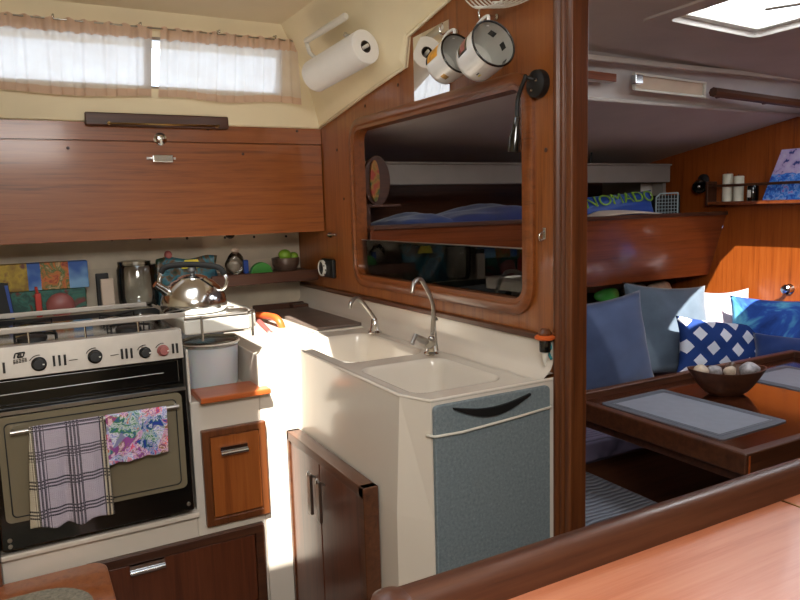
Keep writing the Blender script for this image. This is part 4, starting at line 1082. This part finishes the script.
# fascia board of upper cabinet
t = thing('saloon_upper_fascia', 'long beige padded valance under the side deck', 'valance', (2.2, 2.7, .1))
obj('board', B(1.25, 3.19, 2.70, 2.73, .103, .196), 'valance', t, bevel=.006)
obj('bead', tube(NB(), [(1.25, 2.696, .197), (3.19, 2.696, .197)], .006, 8), 'valance', t)
obj('return', B(3.165, 3.19, 2.73, 3.185, -.07, .19), 'valance', t)
t = thing('grey_cloth_strap', 'grey fabric panel hanging behind the blue pillow on the shelf', 'cloth', P(646, 195, y=2.75))
a = P(641, 183, y=2.8); b = P(655, 183, y=2.8)
obj('cloth', grid(8, 8, lambda u, v: Vector((a.x+(b.x-a.x)*u, 2.80+.008*math.sin(u*9), .10-.16*v))), 'sal_liner', t, smooth=True, solid=.006)
# bedding seen through the opening
for i, (x0, x1, h, m, lab) in enumerate(((1.42, 1.72, .05, 'navy', 'dark navy folded blanket at the far left of the side shelf'), (1.66, 2.30, .075, 'bedblue', 'rumpled deep blue bedding on the side shelf seen through the opening'))):
    bm = grid(40, 16, lambda u, v: Vector((x0+(x1-x0)*u, 2.56+.35*v, -.074+h*(math.sin(PI*min(1, max(0, u)))**.4)*(math.sin(PI*v)**.35)*(1+.12*math.sin(9*u+6*v)+.08*math.sin(20*v+5*u)))))
    obj('bedding', bm, m, label=lab, cat='bedding', smooth=True)
# paddle
c = P(379, 181, y=2.66)
t = thing('painted_wooden_paddle', 'oval painted wooden piece hanging behind the bulkhead opening at left', 'ornament', (c.x, 2.66, c.z-.1))
rh = .105
bm = NB(); prism([(c.x-.01+.062*math.cos(a), 2.655, c.z+.0+rh*max(-.95, math.sin(a))) for a in [2*PI*k/32 for k in range(32)]], (0, .02, 0), bm); obj('back_panel', bm, 'teak_dark', t, bevel=.003)
bm = NB(); prism([(c.x-.025+.022*math.cos(a), 2.645, c.z+rh*.82*math.sin(a)) for a in [2*PI*k/32 for k in range(32)]], (0, .01, 0), bm); obj('painted_oval', bm, 'paddle', t, bevel=.002)
obj('shelf_foot', B(c.x-.07, c.x+.09, 2.64, 2.70, c.z-.108, c.z-.098), 'teak_dark', t)
obj('arm', B(c.x-.08, c.x-.05, 2.65, 2.70, -.074, c.z-.098), 'teak_dark', t)
# pillow with lettering on shelf
def pillow(name, label, cat, c, w, h, t_, nrm, up, mat, seed, roll=0, group='saloon cushions', pinch=.10):
    mt = frame_at(c, nrm, up) @ Matrix.Rotation(roll, 4, 'Z')
    bm = pillow_bm(w, h, t_, seed, pinch=pinch)
    o = obj(name, bm, mat, label=label, cat=cat, smooth=True, group=group, origin=(0, 0, 0))
    o.matrix_world = mt
    return o
c = P(622, 206, y=2.66)
pl = pillow('beach_pillow', 'blue pillow with green lettering lying on the saloon side shelf', 'cushion', (c.x-.04, 2.66, -.022), .44, .14, .13, (-.25, -.9, .25), (0, .3, 1), 'bluep', 3, 0, None)
pl.data.materials[0] = M['blueplastic']
fc = bpy.data.curves.new('lettering', 'FONT'); fc.body = 'NOMADO'; fc.size = .085; fc.extrude = .002; fc.align_x = 'CENTER'
fo = bpy.data.objects.new('lettering_tmp', fc); COL.objects.link(fo)
dg = bpy.context.evaluated_depsgraph_get(); me = bpy.data.meshes.new_from_object(fo.evaluated_get(dg)); bpy.data.objects.remove(fo)
for v in me.vertices:
    u_ = v.co.x/.22; vy = (v.co.y-.0)
    q_ = max(0, (1-u_*u_)*(1-(vy/.07)**2))**.45 if abs(vy) < .07 and abs(u_) < 1 else 0
    v.co.z += .066*q_+.010
me.materials.clear(); me.materials.append(M['lime'])
lo = bpy.data.objects.new('lettering', me); COL.objects.link(lo); lo.parent = pl; lo['label'] = 'green lettering'
# cream sheet under it
c = P(628, 214, y=2.6)
obj('cream_sheet', grid(30, 8, lambda u, v: Vector((P(594, 214, y=2.57).x+(.50)*u, 2.545+.10*v, -.073+.045*math.sin(PI*u)**.7*(.4+.6*v)))), 'cream', label='pale folded sheet under the blue lettered pillow', cat='sheet', smooth=True, solid=.006)
# crate
ca = P(656, 214, y=2.6); cb_ = P(680, 214, y=2.6)
t = thing('grey_grille_basket', 'small pale grid-fronted basket at the end of the side shelf', 'basket', ((ca.x+cb_.x)/2, 2.64, -.075))
x0, x1 = ca.x, cb_.x-.02; z1_ = P(668, 193, y=2.6).z
obj('shell', B(x0+.004, x1+.03, 2.61, 2.72, -.074, z1_-.012), 'black', t)
bm = NB(); fr_pts = [(x0, -.074), (x1, -.074), (x1, z1_), (x0+.03, z1_-.002), (x0, z1_-.022)]
for i in range(5):
    a = fr_pts[i]; b = fr_pts[(i+1) % 5]; tube(bm, [(a[0], 2.60, a[1]), (b[0], 2.60, b[1])], .004, 6)
obj('frame', bm, 'grille', t)
bm = NB()
for k in range(1, 7): xx = x0+(x1-x0)*k/7; tube(bm, [(xx, 2.602, -.072), (xx, 2.602, z1_-.008)], .0016, 5)
for k in range(1, 6): zz = -.074+(z1_+.06)*k/6; tube(bm, [(x0, 2.602, zz), (x1, 2.602, zz)], .0016, 5)
obj('grid', bm, 'grille', t)

# cushions
pillow('scatter_cushion', 'large slate-blue square cushion leaning nearest the door post', 'cushion', P(604, 346, y=2.37), .48, .46, .15, (-.25, -.95, .18), (0, 0, 1), 'cushblue', 11, .10)
pillow('scatter_cushion', 'sunlit blue-grey square cushion behind the lattice cushion', 'cushion', P(668, 330, y=2.44), .50, .48, .15, (-.18, -.93, .26), (0, 0, 1), 'cushgrey', 12, -.10)
pillow('scatter_cushion', 'blue and white lattice patterned cushion beside the wooden bowl', 'cushion', P(724, 350, y=2.20), .52, .30, .13, (-.30, -.92, .25), (.12, 0, 1), 'lattice', 13, -.02)
pillow('scatter_cushion', 'bright blue printed cushion at the right behind the lattice cushion', 'cushion', P(776, 334, x=3.22), .44, .36, .13, (-.88, -.42, .2), (0, 0, 1), 'bluep', 14, .0)
pillow('scatter_cushion', 'pale pink cushion corner wedged between the grey and blue cushions', 'cushion', P(727, 322, x=3.24), .26, .34, .10, (-.5, -.85, .2), (0, 0, 1), 'pinkstripe', 15, .05)
pillow('scatter_cushion', 'dark blue cushion at the right edge under the bright blue one', 'cushion', P(800, 362, x=3.05), .40, .24, .14, (-.75, -.55, .45), (0, 0, 1), 'navy', 16, -.05)

# table
t = thing('saloon_table', 'dark mahogany drop-leaf saloon table with raised fiddles', 'table', (2.2, 1.44, SOLE))
ta0, ta1, tb0, tb1, tz = 1.60, 2.88, 1.10, 1.78, -.672
obj('top', B(ta0, ta1, tb0, tb1, tz-.03, tz), 'table_top', t)
ring = ring_prof(NB(), [(ta0-.01, tb0-.01), (ta1+.01, tb0-.01), (ta1+.01, tb1+.01), (ta0-.01, tb1+.01)], [(ta0+.022, tb0+.022), (ta1-.022, tb0+.022), (ta1-.022, tb1-.022), (ta0+.022, tb1-.022)], lambda a, b: Vector((a, b, tz-.035)), (0, 0, .06))
obj('fiddle', ring, 'teak_dark', t, bevel=.006)
obj('folded_leaf', B(ta0+.03, ta1-.03, tb0+.01, tb1-.03, tz-.075, tz-.040), 'teak_dark', t, bevel=.006)
obj('pedestal', B(2.15, 2.35, 1.35, 1.52, SOLE+.001, tz-.075), 'teak_darkz', t)
obj('corner_inlay', B(ta0+.0, ta0+.006, tb0-.0112, tb0-.0095, tz-.030, tz+.018), 'lidwood', t)
def placemat(label, x0, x1, y0, y1, ang):
    cx, cy_ = (x0+x1)/2, (y0+y1)/2
    t = thing('placemat', label, 'placemat', (cx, cy_, tz), 'grey placemats on the saloon table'); R_ = Matrix.Translation((cx, cy_, 0)) @ Matrix.Rotation(ang, 4, 'Z')
    w, h = (x1-x0), (y1-y0)
    def cv(a, b, z): return R_ @ Vector((a, b, z))
    obj('mat', prism([cv(a, b, tz+.0006) for a, b in rrect(w, h, .012, 4)], (0, 0, .003)), 'placemat', t)
    obj('border_band', ring_prof(NB(), rrect(w-.002, h-.002, .011, 3), rrect(w-.056, h-.056, .008, 3), lambda a, b: cv(a, b, tz+.0033), (0, 0, .0005)), plain('charcoal_mat_border', '575a63', .6), t)
    for k, ww in ((.030, .0025), (.020, .001)):
        o_ = rrect(w-2*k, h-2*k, .008, 3); i_ = rrect(w-2*k-2*ww, h-2*k-2*ww, .006, 3)
        obj('border_line', ring_prof(NB(), o_, i_, lambda a, b: cv(a, b, tz+.0037), (0, 0, .0005)), 'placeline', t)
placemat('grey placemat with dark border at the near end of the saloon table', 1.69, 2.00, 1.24, 1.70, .02)
placemat('grey placemat with dark border partly hidden beyond the bowl', 2.36, 2.68, 1.22, 1.68, .02)
# bowl with shells: boat shaped, long axis across the view
bc = P(726, 394, z=tz); bc.z = tz
ax = Vector((WX.x, WY.x, 0)); ax = Vector((1, 0, 0)).lerp(Vector((.876, -.48, 0)), 1).normalized(); ay = Vector((-ax.y, ax.x, 0))
t = thing('dark_wooden_bowl', 'dark boat-shaped wooden bowl of shells on the saloon table', 'bowl', bc)
L2 = .135; W2 = .075; HB = .085
def bowl(u, v, inner):
    # v: 0 bottom -> 1 rim
    a = 2*PI*u; k = (.42+.58*v**.7) if not inner else (.36+.58*v**.7)
    ex = abs(math.cos(a))**.9*(1 if math.cos(a) >= 0 else -1); ey = math.sin(a)
    zz = (0.0 if not inner else .010)+(HB-(0 if not inner else .010))*v+ .010*abs(ex)**2*v
    return bc+ax*(L2*k*ex)+ay*(W2*k*ey)+Vector((0, 0, zz+.0005))
bm = NB(); n = 48
def ringb(v, inner): return [bm.verts.new(bowl(k/n, v, inner)) for k in range(n)]
rs = [ringb(v/8, False) for v in range(9)]+[ringb(v/8, True) for v in range(8, -1, -1)]
for a, b in zip(rs, rs[1:]):
    for k in range(n): bm.faces.new((a[k], a[(k+1) % n], b[(k+1) % n], b[k]))
bm.faces.new(rs[0][::-1]); bm.faces.new(rs[-1])
obj('bowl', bm, 'teak_dark', t, smooth='auto')
for i, (a, b, sx, sy, sz, m, lab) in enumerate(((-.085, 0, .028, .022, .024, 'stone', 'beige cone shell at the left end of the wooden bowl'), (-.035, .01, .030, .024, .018, 'shelldark', 'flat grey shell left of centre in the wooden bowl'),
        (.012, -.005, .022, .02, .02, 'stone', 'pale tan shell in the middle of the wooden bowl'), (.075, 0, .036, .03, .026, 'shelldark', 'speckled round shell at the right of the wooden bowl'), (.03, .03, .02, .018, .024, 'coconut', 'brown nut behind the tan shell in the bowl'))):
    c = bc+ax*a+ay*b+Vector((0, 0, .082))
    obj('sea_shell', blob(c, (sx, sy, sz), 40+i, 3, .13), m, label=lab, cat='shell', smooth=True, group='shells in the wooden bowl')

# forward bulkhead furniture
c0 = P(712, 201, x=FX-.04); 
t = thing('bulkhead_bookrack', 'dark wood rack with a retaining bar on the forward bulkhead', 'shelf', (FX-.06, 2.1, -.01))
RY1 = c0.y
obj('shelf', B(FX-.078, FX-.001, 1.5, RY1, -.028, -.010), 'saloon_x', t, bevel=.003)
obj('bar', B(FX-.078, FX-.070, 1.5, RY1, P(740, 185, x=FX-.04).z-.007, P(740, 185, x=FX-.04).z+.007), 'teak_dark', t, bevel=.003)
obj('end_panel', B(FX-.078, FX-.001, RY1, RY1+.015, -.03, .10), 'teak_dark', t, bevel=.003)
for i, (u, zt, r, lab) in enumerate(((727.5, 174, .026, 'taller white pillar candle in the rack'), (738.5, 176, .026, 'shorter cream pillar candle in the rack'))):
    c = P(u, 190, x=FX-.04); zz = P(u, zt, x=FX-.04).z
    t = thing('pillar_candle', lab, 'candle', (FX-.040, c.y, -.010), 'candles in the rack')
    obj('wax', lathe(NB(), [(r, 0), (r, zz+.008), (r*.8, zz+.01), (0, zz+.004)], Matrix.Translation((FX-.040, c.y, -.0095)), 24), 'wax', t, smooth='auto')
    obj('wick', tube(NB(), [(FX-.040, c.y, zz-.004), (FX-.040, c.y+.002, zz+.012)], .0015, 6), 'black', t)
c = P(753, 190, x=FX-.04)
t = thing('dark_jar', 'dark jar with a pale label between candles and picture', 'jar', (FX-.040, c.y, -.01))
obj('body', lathe(NB(), [(.026, 0), (.028, .01), (.028, .07), (.022, .085), (0, .086)], Matrix.Translation((FX-.040, c.y, -.0095)), 24), 'blackgloss', t, smooth='auto')
obj('label', B(FX-.0705, FX-.0675, c.y-.008, c.y+.010, .008, .045), 'whiteplastic', t)
ya = P(769, 180, x=FX-.05).y
t = thing('painted_picture_board', 'blue and lilac painted seascape panel leaning in the rack', 'picture', (FX-.07, ya-.2, -.01))
zt = P(775, 150, x=FX-.04).z
obj('panel', prism([(FX-.058, ya+.025, -.009), (FX-.058, ya-.42, -.009), (FX-.012, ya-.42, zt), (FX-.012, ya-.04, zt)], (-.006, 0, 0)), 'picture', t)
# round lamp
c = P(704, 184, x=FX)
t = thing('round_wall_lamp', 'small dark round spotlight on the forward bulkhead left of the rack', 'lamp', (FX, c.y, c.z))
obj('base', lathe(NB(), [(.035, 0), (.035, .012), (.02, .02)], frame_at((FX, c.y, c.z+.02), (-1, 0, 0)), 24), 'iron', t, smooth='auto')
obj('head', lathe(NB(), [(.015, 0), (.036, .02), (.038, .05), (.030, .052), (.010, .035)], frame_at((FX-.02, c.y+.01, c.z), (-.7, -.5, -.3)), 24), 'blackgloss', t, smooth='auto')
obj('bulb', blob((FX-.055, c.y-.012, c.z-.014), (.012, .012, .012), 1, 2, 0), 'chrome', t, smooth=True)
c = P(790, 289, x=FX)
t = thing('door_knob', 'round chrome knob on the sunlit forward bulkhead', 'knob', (FX, c.y, c.z))
obj('rose', lathe(NB(), [(.026, 0), (.026, .004), (.012, .008)], frame_at((FX, c.y, c.z), (-1, 0, 0)), 24), 'chrome', t, smooth='auto')
obj('knob', lathe(NB(), [(.010, .004), (.010, .02), (.024, .028), (.026, .040), (.018, .050), (0, .052)], frame_at((FX, c.y, c.z), (-1, 0, 0)), 24), 'chrome', t, smooth='auto')
c = P(714, 226, x=FX-.02)
t = thing('button_catch', 'small silvery catch where the fascia board meets the forward bulkhead', 'catch', (FX, c.y, c.z))
obj('plate', lathe(NB(), [(.016, 0), (.018, .004), (.008, .010), (0, .012)], frame_at((FX, c.y-.03, c.z), (-1, 0, 0)), 6), 'chrome', t)
obj('stem', tube(NB(), [(FX-.004, c.y-.03, c.z), (FX-.022, c.y-.03, c.z)], .005, 8), 'steel', t)

# saloon cabin side fittings
t = thing('saloon_port_light', 'long narrow framed portlight in the saloon cabin side', 'portlight', P(660, 84, y=2.03))
def csy(z): return 2.0+.1*(sroof(2.3, 2)-z)/.14
p = [P(626, 71, y=2.035), P(698, 81, y=2.035), P(697, 97, y=2.055), P(626, 89, y=2.055)]
off = Vector((0, -.03, -.008))
bm = NB(); pc = sum(p, Vector())/4
def ringpoly(pts, s, d0, d1, bm):
    inn = [pc+(q_-pc)*s for q_ in pts]; inn = [Vector((pc.x+(q_.x-pc.x)*.95, q_.y, pc.z+(q_.z-pc.z)*s)) for q_ in pts]
    o1 = [bm.verts.new(q_+d0) for q_ in pts]; i1 = [bm.verts.new(q_+d0) for q_ in inn]; o2 = [bm.verts.new(q_+d1) for q_ in pts]; i2 = [bm.verts.new(q_+d1) for q_ in inn]
    for k in range(4):
        j = (k+1) % 4
        bm.faces.new((o1[k], o1[j], i1[j], i1[k])); bm.faces.new((o2[k], i2[k], i2[j], o2[j])); bm.faces.new((o1[k], o2[k], o2[j], o1[j])); bm.faces.new((i1[k], i1[j], i2[j], i2[k]))
ringpoly(p, .72, off, off+Vector((0, -.014, -.004)), bm)
obj('frame', bm, 'whiteplastic', t, bevel=.003)
inn = [Vector((pc.x+(q_.x-pc.x)*.95, q_.y, pc.z+(q_.z-pc.z)*.72))+off for q_ in p]
obj('pane', prism(inn, (0, -.004, 0)), 'cream', t, label='pale blind behind the frame')
obj('latch', B(p[0].x-.01, p[0].x+.03, 1.975, 2.0, pc.z-.02, pc.z+.015), 'chrome', t, bevel=.003)
t = thing('saloon_handrail', 'dark wood handrail along the saloon cabin side at right', 'rail', P(760, 96, y=2.0))
a = P(713, 92, y=1.985); b = P(830, 108, y=1.985)
obj('rail', tube(NB(), [a, a.lerp(b, .5), b], .020, 8), 'teak_dark', t, smooth='auto')
for f_ in (.12, .5, .88):
    c = a.lerp(b, f_); obj('standoff', tube(NB(), [c, c+Vector((0, .06, .0))], .010, 8), 'teak_dark', t)
t = thing('short_wood_cleat', 'short mahogany block on the cabin side just right of the post', 'block', P(603, 78, y=2.0))
a = P(575, 72, y=1.99); b = P(617, 77, y=1.99)
obj('block', prism([a+Vector((0, 0, .012)), b+Vector((0, 0, .012)), b+Vector((0, 0, -.018)), a+Vector((0, 0, -.018))], (0, .04, 0)), 'saloon_x', t, bevel=.003)
# small pipe cot hook by the post
t = thing('hanging_hook_lamp', 'little dark fitting hanging under the side deck beside the post', 'fitting', P(592, 155, y=2.6))
c = P(594, 150, y=2.85)
obj('arm', tube(NB(), smoothpts([(c.x+.06, c.y, c.z+.012), (c.x, c.y, c.z+.010), (c.x-.02, c.y, c.z-.02), (c.x-.03, c.y, c.z-.10)], 6), .006, 8), 'iron', t, smooth=True)
obj('mount', tube(NB(), [(c.x+.02, c.y, c.z+.008), (c.x+.02, c.y, c.z+.03)], .012, 8), 'iron', t)

# deck hatch
t = thing('deck_hatch', 'square ceiling hatch with a frosted pane letting in daylight', 'hatch', (2.08, 1.31, .57))
hx0, hx1, hy0, hy1 = H1
def hz(x, y): return sroof(x, y)
def conv(a, b, dz=0): return Vector((a, b, hz(a, b)+dz))
ccx, ccy = (hx0+hx1)/2, (hy0+hy1)/2
obj('trim_ring', ring_prof(NB(), rrect(hx1-hx0+.13, hy1-hy0+.13, .05, 5, ccx, ccy), rrect(hx1-hx0-.004, hy1-hy0-.004, .03, 5, ccx, ccy), lambda a, b: conv(a, b, -.008), (0, 0, .012)), 'sal_liner', t, bevel=.003)
obj('frame', ring_prof(NB(), rrect(hx1-hx0, hy1-hy0, .03, 5, ccx, ccy), rrect(hx1-hx0-.05, hy1-hy0-.05, .02, 5, ccx, ccy), lambda a, b: conv(a, b, .012), (0, 0, .045)), 'whiteplastic', t, bevel=.004)
obj('pane', prism([conv(a, b, .048) for a, b in rrect(hx1-hx0-.03, hy1-hy0-.03, .02, 5, ccx, ccy)], (0, 0, .008)), 'hatch', t)
obj('handle', tube(NB(), [conv(2.14, 1.46, .03), conv(2.22, 1.30, .028), conv(2.22, 1.05, .028)], .007, 8), 'steel', t, smooth='auto')

# ================================================================== LIGHT
w = bpy.data.worlds.new('world'); S.world = w; w.use_nodes = True
bg = w.node_tree.nodes['Background']; bg.inputs[0].default_value = (.80, .90, 1.0, 1); bg.inputs[1].default_value = 3.2
def sunlamp():
    l = bpy.data.lights.new('sun', 'SUN'); l.energy = 14; l.angle = .009; l.color = (1, .95, .86)
    o = bpy.data.objects.new('sun', l); COL.objects.link(o); d = Vector((.35, .75, -1)); o.rotation_euler = d.to_track_quat('-Z', 'Y').to_euler(); o.location = (0, -1, 3)
sunlamp()
def area(name, loc, d, sx, sy, e, col=(1, 1, 1)):
    l = bpy.data.lights.new(name, 'AREA'); l.shape = 'RECTANGLE'; l.size = sx; l.size_y = sy; l.energy = e; l.color = col
    o = bpy.data.objects.new(name, l); COL.objects.link(o); o.location = loc; o.rotation_euler = Vector(d).to_track_quat('-Z', 'Y').to_euler(); return o
area('companionway_skylight', (.0, -.2, .70), (-.05, .8, -.8), .8, .7, 42, (1, .97, .92))
area('hatch_skylight', (ccx, ccy, .545), (0, 0, -1), .36, .5, 3.2, (.90, .95, 1))
area('forward_fill', (2.98, 1.45, .50), (0, .2, -1), .5, .5, .8, (.88, .94, 1))  # added fill lamp below the made-up forward opening
vs = S.view_settings; vs.view_transform = 'Standard'; vs.look = 'None'; vs.gamma = 1; vs.exposure = .33
vs.use_curve_mapping = False
